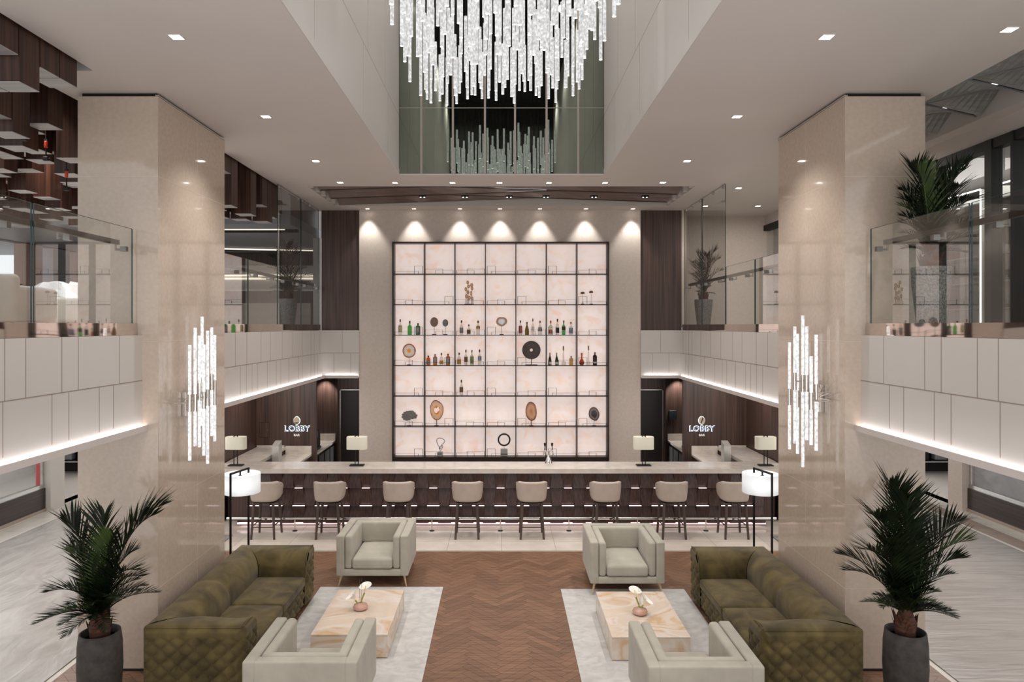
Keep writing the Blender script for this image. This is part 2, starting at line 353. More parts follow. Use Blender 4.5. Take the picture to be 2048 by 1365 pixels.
# ---- balconies: fascia panels, ledge, skirting strip
def fascia(sx, s):
    xf = sx * 3.85; xb = sx * 4.05
    def bx(b, a, c, y0, y1, z0, z1, mi): x0, x1 = sorted((a, c)); return b.box(x0, x1, y0, y1, z0, z1, mi)
    b = MB()
    for y0, y1 in ((2, 7.5), (9.3, 15.06)): bx(b, xf, xb, y0, y1, 2.6, 3.6, 0)
    xi = sx * (3.07 if sx < 0 else 3.0)
    bx(b, xi, xf, 15.06, 15.2, 2.6, 3.6, 0)
    e = .002
    for y0, y1 in ((2, 7.5), (9.3, 15.06)): bx(b, xf - sx * e, xf, y0, y1, 3.11, 3.118, 1)
    bx(b, xi, xf, 15.06 - e, 15.06, 3.11, 3.118, 1)
    up = [2.6, 3.1, 3.9, 4.5, 5.02, 5.42, 5.66, 6.125, 6.364, 7.046]; dn = [2.9, 3.6, 4.2, 4.9, 5.4, 5.99, 6.224, 6.696, 6.94]
    rr = random.Random(5); y = 9.5
    while y < 14.9: up.append(y); y += rr.choice((.24, .46, .62))
    y = 9.7
    while y < 14.9: dn.append(y); y += rr.choice((.24, .46, .62))
    for y in up:
        if not 7.5 < y < 9.3: bx(b, xf - sx * e, xf, y, y + .007, 3.118, 3.6, 1)
    for y in dn:
        if not 7.5 < y < 9.3: bx(b, xf - sx * e, xf, y, y + .007, 2.68, 3.11, 1)
    bx(b, sx * 3.42, sx * 3.427, 15.06 - e, 15.06, 3.118, 3.6, 1); bx(b, sx * 3.24, sx * 3.247, 15.06 - e, 15.06, 2.68, 3.11, 1); bx(b, sx * 3.6, sx * 3.607, 15.06 - e, 15.06, 2.68, 3.11, 1)
    struct('wall_balcony_' + s, b, [m_white, m_joint], 'white panelled balcony front')
    # ledge
    b = MB()
    for y0, y1 in ((2, 7.52), (9.3, 15.0)):
        bx(b, sx * 3.79, sx * 3.99, y0, y1, 2.575, 2.6, 0); bx(b, sx * 3.785, sx * 3.80, y0, y1, 2.575, 2.635, 0)
        bx(b, sx * 3.802, sx * 3.812, y0, y1 - .03, 2.6, 2.612, 1)
    bx(b, xi, sx * 3.8, 15.0, 15.06, 2.575, 2.6, 0); bx(b, xi, sx * 3.785, 14.995, 15.01, 2.575, 2.635, 0); bx(b, xi, sx * 3.8, 15.012, 15.022, 2.6, 2.612, 1)
    struct('trim_' + ('1' if sx < 0 else '2'), b, [m_ceil, m_led], 'slim ledge with hidden light strip under the balcony front')
    for y0, y1 in ((2, 7.5), (9.3, 15.0)):
        light('AREA', 'ledge_light', (sx * 3.822, (y0 + y1) / 2, 2.617), 0.6 * (y1 - y0), (.98, .96, 1), (0, PI + sx * .35, 0), shape='RECTANGLE', size=.03, size_y=y1 - y0)
    light('AREA', 'ledge_light', (sx * 3.43, 15.03, 2.617), .55, (1, .95, .98), (PI - .35, 0, 0), shape='RECTANGLE', size=.7, size_y=.03)
    # slab and underside
    b = MB()
    bx(b, xb, sx * 9.4, 2, 15.05, 2.6, 3.6, 0); bx(b, sx * 4.05, sx * 9.4, 2, 19, 3.6, 3.66, 1)
    if sx < 0: b.box(-14, -9.4, 2, 19, 3.6, 3.66, 1)
    b.box(*sorted((sx * 4.0, sx * 9.4)), 15.05, 19, 2.6, 3.6)
    struct('floor', b, [m_ceil, m_aisle], 'upper level floor slab')
    b = MB()
    for y0, y1 in ((2, 7.49), (9.31, 15.1)): bx(b, sx * 3.9, sx * 3.97, y0, y1, 3.602, 3.725, 0)
    struct('baseboard_' + s, b, m_skirt, 'polished steel strip at the foot of the glass railing')
fascia(-1, 'left'); fascia(1, 'right')

# ---- lower level wood walls behind the bar
for sx, s in ((-1, 'left'), (1, 'right')):
    xe = -3.99 if sx < 0 else 3.91
    b = MB(); b.box(*sorted((xe, sx * 5.4)), 15.05, 15.15, 0, 2.6); b.box(*sorted((sx * 5.27, sx * 5.4)), 13.2, 15.05, 0, 2.6)
    struct('wall_bar_' + s, b, m_wood, 'dark walnut wall with the illuminated sign')
    b = MB(); b.box(*sorted((sx * 3.9, sx * 5.4)), 16.8, 16.9, 0, 2.6); b.box(*sorted((sx * 3.02, sx * 3.82)), 16.3, 16.9, 0, 2.6); b.box(*sorted((sx * 5.27, sx * 5.4)), 15.15, 16.8, 0, 2.6)
    b.box(*sorted((sx * 3.0, sx * 5.4)), 15.2, 16.9, 2.56, 2.6)
    struct('wall_pantry_' + s, b, m_wood, 'dark walnut wall of the niche behind the bar')
    b = MB(); b.box(*sorted((sx * 3.06, sx * 3.72)), 16.27, 16.3, 0, 2.2, 0); b.box(*sorted((sx * 3.735, sx * 3.76)), 16.26, 16.3, 0, 2.22, 1); b.box(*sorted((sx * 3.06, sx * 3.76)), 16.26, 16.3, 2.2, 2.22, 1)
    struct('door_' + ('1' if sx < 0 else '2'), b, [M('near_black_door', (24, 17, 16), (34, 24, 22), (30, 30, 1), rough=.4), m_steel], 'near-black door in a thin steel frame behind the bar')
    light('SPOT', 'niche_light', (sx * 4.22, 16.6, 2.54), 60, (1, .95, .9), (.12, 0, 0), spot_size=1.5, spot_blend=.6, shadow_soft_size=.03)

# ---- upper level side rooms
struct('wall_lounge_right', MB().box(4.02, 6.2, 15.95, 16.1, 3.66, Z).box(3.9, 4.02, 15.2, 16.1, 3.66, Z).box(3.75, 3.9, 15.2, 15.3, 3.66, Z), m_stonew, 'beige stone wall of the upper level behind the palm')
m_pinkw = M('dusky_pink_wall', (196, 160, 148), (204, 170, 158), (2, 2, 2), rough=.6)
b = MB().box(-11.1, -3.95, 18.6, 18.8, 3.66, 5.62).box(-4.12, -3.95, 15.3, 18.6, 3.66, 5.62)
b.box(-11.0, -4.0, 18.4, 18.6, 5.3, 5.62, 1)
for z in (5.02, 4.93): b.box(-8, -4.3, 18.57, 18.6, z, z + .04, 2)
b.box(-11.1, -3.95, 18.6, 18.8, 5.62, 6.85).box(-4.14, -4.02, 13.35, 18.6, 5.8, 6.85, 1)
struct('wall_lounge_back', b, [m_white, m_wood, m_cove], 'pale wall with light bars at the end of the upper level')
# window wall of the upper level (panes between broad piers)
b = MB(); m_pier = M('pale_blue_grey_pier', (178, 180, 188), (186, 188, 196), rough=.5)
b.box(-11.2, -11, 2, 19, 3.66, 4.2).box(-11.2, -11, 2, 19, 5.6, 6.8, 1)
piers = ((16.15, 16.75, 1), (17.15, 17.8, 0), (18.1, 18.8, 1), (13.2, 13.3, 2), (10, 10.6, 0))
for y0, y1, k in piers: b.box(-11.25, -10.98, y0, y1, 4.2, 5.6, [0, 2, 3][k])
b.box(-11.1, -11.05, 2, 19, 4.62, 4.66, 3)
struct('window_1', b, [m_pier, m_dark, m_pinkw, m_black], 'broad upper level windows with pale piers')
struct('window_2', MB().add([(-11.115, 2, 4.2), (-11.115, 19, 4.2), (-11.115, 19, 5.6), (-11.115, 2, 5.6)], [(0, 1, 2, 3)]), glassmat('window_pane_glass', (.95, .98, 1.0), .04))
# dark fronted shop on the upper level, seen behind the railing
b = MB().box(6.0, 6.2, 4, 16, 5.98, 6.2, 1)
for y0, y1 in ((4.2, 4.35), (5.55, 5.6), (6.85, 7.0), (8.15, 8.2), (8.52, 8.64), (9.6, 9.66), (10.6, 10.7), (13, 13.1)): b.box(5.96, 6.1, y0, y1, 3.66, 5.98, 0)
b.box(5.97, 6.1, 4, 16, 5.86, 5.98, 0).box(5.97, 6.1, 4, 16, 3.66, 3.72, 0)
struct('window_3', b, [m_blackm, m_ceil], 'black framed shop window on the upper level')
struct('window_4', MB().add([(6.045, 4, 3.72), (6.045, 16, 3.72), (6.045, 16, 5.86), (6.045, 4, 5.86)], [(0, 1, 2, 3)]), m_glassd)
b = MB().box(9.2, 9.3, 4, 16, 3.66, 6.1).box(6.2, 9.3, 4, 16, 6.0, 6.1, 1).box(6.2, 9.3, 15.9, 16, 3.66, 6.1)
struct('wall_shop_upper', b, [M('shop_grey_wall', (128, 124, 121), (140, 136, 132), rough=.5), m_baffg], 'grey interior of the upper level shop')

# ---- ground floor shops
def shop(sx):
    X = -9.1 if sx < 0 else 9.3
    def bx(b, a, c, *r): return b.box(*sorted((sx * a, sx * c)), *r)
    a = abs(X); b = MB()
    bx(b, a, a + .15, 4, 13.97, .06, .46, 0); bx(b, a - .02, a + .15, 4, 13.97, 0, .06, 1)
    bx(b, a + .02, a + .1, 4, 13.97, .46, .54, 2); bx(b, a + .02, a + .1, 4, 13.97, 2.5, 2.6, 2)
    for y in (6.5, 9.3, 12.0, 13.925): bx(b, a + .03, a + .08, y, y + .035, .54, 2.5, 2)
    struct('wall_shop_' + ('left' if sx < 0 else 'right'), b, [m_woodh, m_border, m_steel], 'shop front with dark wood plinth')
    xx = sx * (a + .05); b = MB().add([(xx, 4, .54), (xx, 13.9, .54), (xx, 13.9, 2.5), (xx, 4, 2.5)], [(0, 1, 2, 3)])
    if sx < 0: struct('window_5', b, m_glassd, 'clear shop window')
    else: struct('window_6', b, M('grey_film_on_glass', (134, 134, 136), (158, 158, 160), (1.4, 1.4, 3), rough=.35, distort=1.5), 'shop window covered with grey film')
    # broad pier beside the passage
    b = MB(); bx(b, a - .1, a + .06, 13.98, 14.42, 0, 2.6)
    struct('pillar', b, m_white if sx < 0 else m_stonew, 'pale pier at the end of the shop front')
    b = MB(); bx(b, a + 2.6, a + 2.7, 4, 22, 0, 2.6); bx(b, a, a + 2.7, 21, 21.1, 0, 2.6); bx(b, 5.3, a, 20.9, 21, 0, 2.6); bx(b, a, a + 2.7, 3.9, 4, 0, 2.6); bx(b, a, a + 2.7, 4, 22, -.1, 0); bx(b, a, a + 2.7, 4, 22, 2.6, 2.65)
    struct('wall_shop_inner_' + ('left' if sx < 0 else 'right'), b, m_white, 'white walls inside the shop')
shop(-1); shop(1)
# ================================================================== CEILING THINGS
# ---- downlights
def downlight(x, y, label, group, w=.095, z=Z, energy=0, spot=1.9, cl=(1, .96, .92), blend=.8):
    t = thing('ceiling_downlight', label, 'downlight', (x, y, z), group=group); h = w / 2; e = .012
    b = MB()
    for x0, x1, y0, y1 in ((-h - e, -h, -h - e, h + e), (h, h + e, -h - e, h + e), (-h, h, -h - e, -h), (-h, h, h, h + e)): b.box(x0, x1, y0, y1, -.006, -.0005)
    b.build('trim_ring', m_white, t)
    MB().box(-h, h, -h, h, -.004, -.001).build('lens', m_lamp, t)
    if energy: light('SPOT', 'downlight_beam', (0, 0, -.03), energy, cl, parent=t, spot_size=spot, spot_blend=blend, shadow_soft_size=.06)
    return t
ORD = ['first', 'second', 'third', 'fourth', 'fifth', 'sixth', 'seventh']
for sx, s in ((-1, 'left'), (1, 'right')):
    for i, y in enumerate((6.05, 8.35, 10.6, 12.2)):
        downlight(sx * 2.81, y, 'square recessed downlight, %s from the camera in the row on the %s of the shaft' % (ORD[i], s), 'square downlights beside the ceiling shaft', .095, energy=115, spot=2.1)
downlight(4.28, 5.9, 'square recessed downlight in the strip beside the grey ceiling blades', 'square downlights beside the ceiling shaft', energy=50, spot=2.1)
for i, px in enumerate((790, 905, 999, 1098, 1210)):
    downlight(wx(px, 12.22), 12.22, 'small square downlight, %s in the row between shaft and slatted recess' % ORD[i], 'square downlights in front of the slatted recess', .085, energy=60, spot=1.5)
for i, px in enumerate((735, 828, 920, 1000, 1080, 1172, 1266)):
    downlight(wx(px, 14.93), 14.93, 'round-beam wall washer above the shelf, %s counted from the left' % ORD[i], 'wall washers above the backlit shelf', .07, energy=56, spot=1.32, blend=.55, cl=(1, .98, .94))
for px, y, w in ((1477, 12.7, 'nearest to the lounge'), (1411, 14.6, 'behind the tall glass screen'), (1516, 14.6, 'close to the beige wall above the railing')):
    downlight(wx(px, y), y, 'downlight in the upper level ceiling ' + w, 'downlights over the upper level palm', .09, energy=22)
# ---- slatted recess blades
def blade(name, mat, x0, x1, y, w, z, dz0, dz1, label, group, axis=0):
    # a thin twisted board spanning x0..x1
    b = MB(); n = 12; t = .02
    for k in range(n):
        us = (k / n, (k + 1) / n); pr = []
        for u in us:
            d = dz0 + (dz1 - dz0) * u; x = x0 + (x1 - x0) * u
            pr.append([(x, y - w / 2, z + d), (x, y + w / 2, z - d + .23), (x, y + w / 2, z - d + .23 + t), (x, y - w / 2, z + d + t)])
        vs = pr[0] + pr[1]
        b.add(vs, [(0, 1, 5, 4), (1, 2, 6, 5), (2, 3, 7, 6), (3, 0, 4, 7)] + ([(3, 2, 1, 0)] if k == 0 else []) + ([(4, 5, 6, 7)] if k == n - 1 else []))
    return tag(b.build(name, mat), label, 'ceiling blade', group)
for i in range(5):
    blade('ceiling_baffle', m_baffle, -3.38, 3.38, 12.78 + i * .415, .3, 6.215, .0 if i % 2 else .23, .23 if i % 2 else .0,
          'long twisted bronze board in the slatted recess, %s from the shaft' % ORD[i], 'bronze boards in the ceiling recess above the bar')
for i in range(9):
    y = 5.7 + i * .42
    blade('ceiling_baffle', m_baffg, 4.76, 5.74, y, .36, 6.22, .23 if i % 2 else .0, .0 if i % 2 else .23,
          'short grey ceiling board above the upper level walkway', 'grey boards in the ceiling over the shop front')
for i, px in enumerate((845, 930, 1018, 1092, 1188, 1290)):
    t = thing('recess_spotlight', 'tiny twin spotlight between the bronze boards, %s from the left' % ORD[i], 'spotlight', (wx(px, 13.6), 13.6, 6.2), group='spotlights in the slatted recess')
    b = MB(); b.box(-.07, .07, -.035, .035, -.0, .03).build('housing', m_black, t)
    for k in (-.035, .035): MB().lathe([(.0, -.002), (.014, -.001)], 12, (k, 0, 0), close=False).build('lens', m_lamp, t)
# ---- hanging walnut blocks
rb = random.Random(11); s = .27; nb = 0
h = .128
def bmesh_(z): return MB().box(-h, h, -h, h, 0.006, 6.748 - z, 0).box(-h, h, -h, h, 0, .006, 1).mesh('pendant_block', [m_block, m_blockb])
BZ = [5.5, 5.62, 5.74, 5.86, 5.96, 6.05]; BM = [bmesh_(z) for z in BZ]
def vis(x, y, z):
    px = CX + F * x / y; py = CY - F * (z - H) / y
    return -40 < px < 560 and py > -30 and not (170 < px < 430)
for j in range(31):
    for i in range(34):
        x = -4.16 - i * s; y = 4.9 + j * s
        if x > -4.86 and 6.7 < y < 10.05: continue
        if y > 13.0: continue
        if any(abs(x - a) < .2 and abs(y - c) < .2 for a, c in ((-5.05, 7.4), (-5.2, 8.0), (-5.345, 8.6))): continue
        kz = rb.choice((0, 0, 1, 2, 3, 4)) if y > 9.5 else rb.choice((1, 2, 3, 4, 5)) if y > 7 else rb.choice((2, 3, 4))
        if rb.random() < .3:
            if vis(x, y, 6) and rb.random() < .35: light('SPOT', 'block_spot', (x, y, 6.72), 75, (1, .84, .72), spot_size=1.5, spot_blend=.5, shadow_soft_size=.02)
            continue
        z = BZ[kz]
        if not vis(x, y, z + .1): continue
        o = bpy.data.objects.new('pendant_block', BM[kz]); COL.objects.link(o); o.location = (x, y, z); nb += 1
        tag(o, 'walnut block with a pale reflection coloured into its underside, hanging among many from the upper level ceiling', 'wood block', 'walnut blocks hanging from the upper level ceiling')
for k, (px, py, Y, w) in enumerate(((48, 260, 7.4, 'longest, beside the picture edge'), (92, 300, 8.0, 'in the middle'), (133, 360, 8.6, 'closest to the pillar'))):
    x = wx(px, Y); zt_ = 6.745; zb_ = wz(py + 22, Y)
    t = thing('hanging_cord', 'black rigging cable with orange hook under the wood blocks, ' + w, 'cable', (x, Y, zb_), group='rigging cables under the wood blocks')
    L_ = zt_ - zb_
    MB().tube((0, 0, .04), (0, 0, L_), .008, n=6).box(-.02, .02, -.01, .01, wz(py - 22, Y) - zb_, wz(py - 18, Y) - zb_).build('cable', m_blackm, t)
    MB().rbox(-.018, .018, -.012, .012, wz(py - 4, Y) - zb_, wz(py - 18, Y) - zb_, .008).build('hook', M('safety_orange', (214, 66, 36), rough=.5), t)
    MB().rbox(-.03, .03, -.02, .02, .0, .05, .01).tube((-.05, 0, .02), (.05, 0, .03), .006).build('clamp', m_blackm, t)
# ---- chandelier
ch = thing('crystal_chandelier', 'large chandelier of glowing bubble crystal rods hanging in the shaft', 'chandelier', (0, 7.4, 10.9))
MB().box(-1.15, 1.15, -2.7, 2.7, 0, .06).build('canopy', m_black, ch)
rods = []; ny = 19; nx = 11; YF = 9.72; rc = random.Random(3)
for j in range(ny):
    for i in range(nx):
        y = 4.95 + j * (YF - 4.95) / (ny - 1); x = -1.03 + 2.06 * (i + (.5 if j % 2 else 0)) / (nx - .5)
        x += rc.uniform(-.04, .04)
        h = 2.5 + (y - 5.7) * .132 + .05 * x + ((i * 5 + j * 3) % 7) / 7 * (.42 if y < 8.6 else .22) + rc.uniform(0, .06)
        rods.append((y, x, H + h))
rods.sort(key=lambda r: (CY - F * (r[2] - H) / r[0] < 5, r[0]))
rest = MB()
for k, (y, x, z) in enumerate(rods):
    if k < 100:
        ro = MB().tube((x, y - 7.4, z - 10.9), (x, y - 7.4, z - 10.9 + .64), .018, n=10, capmi=1).build('rod', [m_rod, m_cap], ch)
        MB().tube((x, y - 7.4, z - 10.26), (x, y - 7.4, 0), .003, n=4, caps=False).build('cable', m_black, ro)
    else: rest.tube((x, y - 7.4, z - 10.9), (x, y - 7.4, z - 10.9 + .64), .018, n=10, capmi=1).tube((x, y - 7.4, z - 10.26), (x, y - 7.4, 0), .003, n=4, mi=2, caps=False)
o = rest.build('rod', [m_rod, m_cap, m_black], ch); o['kind'] = 'stuff'

# ================================================================== RAILINGS
def railing(sx, s):
    xg = sx * 3.935
    def pane(y0, y1, z1, lab, clamps, tall=False):
        t = thing('glass_panel', lab, 'glass panel', (xg, y0, 3.726), group='frameless glass panels of the upper level'); h = z1 - 3.726; w = y1 - y0
        MB().add([(0, .008, 0), (0, w - .008, 0), (0, w - .008, h), (0, .008, h)], [(0, 1, 2, 3)]).build('pane', m_glass, t)
        MB().box(-.005, .005, 0.002, .008, 0, h).build('edge', m_edge, t); MB().box(-.005, .005, w - .008, w - .002, 0, h).build('edge', m_edge, t)
        MB().box(-.003, .003, .01, w - .01, h, h + .004).build('edge', m_edge, t)
        for c in clamps:
            cl = MB().box(-.03, .03, c - y0 - .025, c - y0 + .025, .75, .8).build('clamp', m_clamp, t)
            MB().tube((sx * .03, c - y0, .77), (sx * .09, c - y0, .77), .01).tube((sx * .09, c - y0, .76), (sx * .09, c - y0, .82), .01).build('clamp_arm', m_clamp, cl)
        if tall:
            for c in (y0 + .12, (y0 + y1) / 2, y1 - .12): MB().box(-.02, .02, c - y0 - .02, c - y0 + .02, h - .05, h + .0).build('top_clamp', m_steel, t)
    pane(2.4, 4.1, 4.73, 'railing glass panel %s, outside the picture edge' % s, (3.2,))
    pane(4.12, 5.86, 4.73, 'low railing glass panel at the %s picture edge' % s, (5.55,))
    pane(5.88, 7.46, 4.73, 'low railing glass panel ending at the pillar on the %s' % s, (6.35, 7.3))
    pane(9.34, 10.85, 4.73, 'low railing glass panel behind the pillar on the %s' % s, (9.8, 10.4))
    pane(10.87, 12.28, 4.73, 'low railing glass panel joining the tall screen on the %s' % s, (11.2, 12.0))
    pane(12.3, 13.72, 6.19, 'tall ceiling-high glass screen, pane farther from the bar wall on the %s' % s, (12.6, 13.5), True)
    pane(13.74, 15.04, 6.19, 'tall ceiling-high glass screen, pane beside the wood strip on the %s' % s, (14.0, 14.9), True)
    for y0, y1, lab in ((2.4, 7.32, 'brown flat handrail in front of the pillar on the %s' % s), (9.4, 15.0, 'brown flat handrail behind the pillar on the %s' % s)):
        t = thing('handrail', lab, 'handrail', (sx * 4.03, y0, 4.55), group='handrails of the glass railing')
        MB().rbox(-.025, .025, 0, y1 - y0, 0, .05, .006).build('rail', m_bronze, t)
        MB().box(-.027, .027, y1 - y0, y1 - y0 + .02, -.001, .051).build('end_cap', m_chrome, t)
railing(-1, 'left'); railing(1, 'right')

# ================================================================== BAR
bar = thing('bar_counter', 'long dark walnut bar with cream stone top and faceted front', 'bar counter', (0, 12.7, 0))
def Lb(b, x0, x1, y0, y1, z0, z1, mi=0): return b.box(x0, x1, y0 - 12.7, y1 - 12.7, z0, z1, mi)
Lb(MB(), -5.24, 5.24, 12.7, 13.38, 1.017, 1.1).build('countertop', m_top, bar)
Lb(Lb(MB(), -4.98, 4.98, 12.86, 13.3, .12, 1.015), -4.9, 4.9, 12.98, 13.25, .0, .12).build('body', m_bar, bar)
b = MB(); st = MB(); P = .411; n = 12
zs = [1.012, wz(977, 12.8), wz(1012.6, 12.8), .09]; hw = [.12, .083, .123, .085]
xc0 = wx(1001.2, 12.8)
xs = [xc0 + (k - n) * P for k in range(2 * n + 1)]; xs = [x for x in xs if -4.85 < x < 4.85]
yf = 12.80 - 12.7
for x in xs:
    for r in range(3):
        z1, z0 = zs[r], zs[r + 1]; a1, a0 = hw[r], hw[r + 1]
        # tile A: top proud, bottom set back
        b.hexa([(x - a0, yf + .055, z0), (x + a0, yf + .055, z0), (x + a0, yf + .085, z0), (x - a0, yf + .085, z0)],
               [(x - a1, yf, z1 - .004), (x + a1, yf, z1 - .004), (x + a1, yf + .085, z1 - .004), (x - a1, yf + .085, z1 - .004)])
        b0, b1 = P - 2 * a0, P - 2 * a1; xm = x + P / 2
        b.hexa([(xm - b0 / 2 + .002, yf, z0), (xm + b0 / 2 - .002, yf, z0), (xm + b0 / 2 - .002, yf + .085, z0), (xm - b0 / 2 + .002, yf + .085, z0)],
               [(xm - b1 / 2 + .002, yf + .055, z1 - .004), (xm + b1 / 2 - .002, yf + .055, z1 - .004), (xm + b1 / 2 - .002, yf + .085, z1 - .004), (xm - b1 / 2 + .002, yf + .085, z1 - .004)])
        if r:
            e = .012; st.box(x - a1 + e, x + a1 - e, yf + .006, yf + .03, z1 - .004, z1 + .003)
b.build('faceted_front', m_bar, bar)
st.build('light_strip', m_ledp, bar)
light('AREA', 'bar_light', (0, 12.89, .1), 9, (1, .86, .88), (0, 0, 0), shape='RECTANGLE', size=9.6, size_y=.1)
Lb(MB(), -4.85, 4.85, 12.84, 12.86, .055, .085).build('plinth_light', M('plinth_light_pink', (255, 235, 235), emit=.7, ecol=(255, 224, 226)), bar)
fr = MB().tube((-4.95, -.08, .225), (4.95, -.08, .225), .026, n=14).build('foot_rail', m_steel, bar)
for k in range(-3, 5):
    x = wx(1000.8, 12.6) + k * 1.235 - (.0)
    if abs(x) < 4.9:
        MB().tube((x, -.08, .012), (x, -.08, .2), .011, n=8).tube((x, -.08, .22), (x, .13, .22), .009, n=8).build('rail_post', m_chrome, bar)
        MB().lathe([(.045, .001), (.045, .008), (.02, .014)], 16, (x, -.08, 0)).build('post_foot', m_black, bar)
# side counters
for sx, s in ((-1, 'left'), (1, 'right')):
    t = thing('side_counter', 'cream stone side counter with raised ledge behind the bar on the %s' % s, 'counter', (sx * 4.65, 14.2, 0), group='side counters behind the bar')
    def q(b, x0, x1, y0, y1, z0, z1, mi=0): return b.box(*sorted((sx * (x0 - 4.65), sx * (x1 - 4.65))), y0 - 14.2, y1 - 14.2, z0, z1, mi)
    q(MB(), 4.63, 5.25, 13.4, 15.04, 1.04, 1.1).build('raised_ledge', m_top, t)
    q(q(MB(), 4.66, 5.24, 13.4, 15.04, 0, 1.038), 4.12, 4.66, 13.95, 15.04, 0, .9).build('cabinet', m_bar, t)
    q(MB(), 4.08, 4.655, 13.9, 15.04, .902, .94).build('worktop', m_top, t)
    q(q(MB(), 4.08, 4.64, 15.02, 15.046, .942, 1.12), 4.66, 5.25, 15.02, 15.046, 1.102, 1.13).build('backsplash', m_top, t)
    q(MB(), 4.36, 4.5, 15.008, 15.02, 1.0, 1.05).build('socket_plate', m_white, t)
    t = thing('steel_dispenser', 'tall brushed steel box on the side counter edge, %s end of the bar' % s, 'dispenser', (sx * 4.52, 14.1, .942), group='steel boxes on the side counters')
    b = MB(); w = .065
    b.hexa([(-w, -.1, 0), (w, -.1, 0), (w, .1, 0), (-w, .1, 0)], [(-w, -.1, .37), (w, -.1, .37), (w, .1, .43), (-w, .1, .43)]); b.build('housing', M('dispenser_steel', (196, 194, 190), (208, 206, 202), rough=.35, metal=.55), t)
    MB().box(-w - .004, w + .004, -.104, -.1, .05, .34).build('front_plate', M('dispenser_plate', (214, 212, 208), rough=.3, metal=.4), t)
    # pantry counter
    t = thing('pantry_counter', 'narrow cream topped counter in the niche behind the %s of the bar' % s, 'counter', (sx * 4.4, 15.2, 0), group='counters in the niches')
    def q2(b, x0, x1, y0, y1, z0, z1): return b.box(*sorted((sx * (x0 - 4.4), sx * (x1 - 4.4))), y0 - 15.2, y1 - 15.2, z0, z1)
    q2(MB(), 3.98, 4.9, 15.16, 16.79, .91, .95).build('worktop', m_top, t)
    q2(MB(), 4.01, 4.9, 15.16, 16.79, 0, .908).build('cabinet', m_blackm, t)
    q2(MB(), 3.98, 4.9, 16.76, 16.795, .952, 1.11).build('backsplash', m_top, t)
    for k in range(3): q2(MB(), 3.985, 4.01, 15.3 + k * .5, 15.72 + k * .5, .12, .85).build('louvred_door', m_bronze, t)
    # coffee machine / grinder
    t = thing('coffee_machine', 'black coffee machine on the niche counter, %s' % ('tall with hopper' if sx < 0 else 'half hidden by the sign wall'), 'coffee machine', (sx * 4.22, 15.55, .952), group='coffee machines')
    MB().rbox(-.17, .17, -.2, .2, 0, .06, .02).rbox(-.15, .15, -.02, .2, .06, .42, .03).build('body', m_blackm, t)
    MB().rbox(-.15, .15, -.19, -.0, .27, .42, .03).tube((0, -.1, .2), (0, -.1, .27), .03).tube((0, -.1, .21), (-.0, -.28, .2), .014).build('brew_head', m_black, t)
    MB().lathe([(.06, .42), (.13, .6), (.135, .64), (.0, .645)], 18).build('hopper', m_blackm, t)
    MB().lathe([(.04, .062), (.055, .12), (.05, .16), (.0, .16)], 16, (0, -.12, 0)).build('jug', m_chrome, t)
# beer tap
t = thing('beer_tap', 'chrome two-handled beer tap on the bar in front of the shelf', 'beer tap', (wx(1097, 13.25), 13.25, 1.101))
MB().lathe([(.07, 0), (.065, .02), (.03, .12), (.028, .2)], 16).path([(-.02, 0, .15), (-.04, 0, .22), (-.075, 0, .25)], .018).path([(.02, 0, .15), (.04, 0, .22), (.075, 0, .25)], .018).tube((-.075, 0, .25), (-.09, 0, .13), .01).tube((.075, 0, .25), (.09, 0, .13), .01).tube((0, 0, .15), (0, 0, .23), .03).build('column', m_chrome, t)
for k in (-1, 1): MB().tube((k * .075, 0, .25), (k * .068, 0, .32), .008).lathe([(.008, .31), (.02, .34), (.022, .375), (.0, .385)], 12, (k * .068, 0, 0)).build('handle', m_bronze, t)
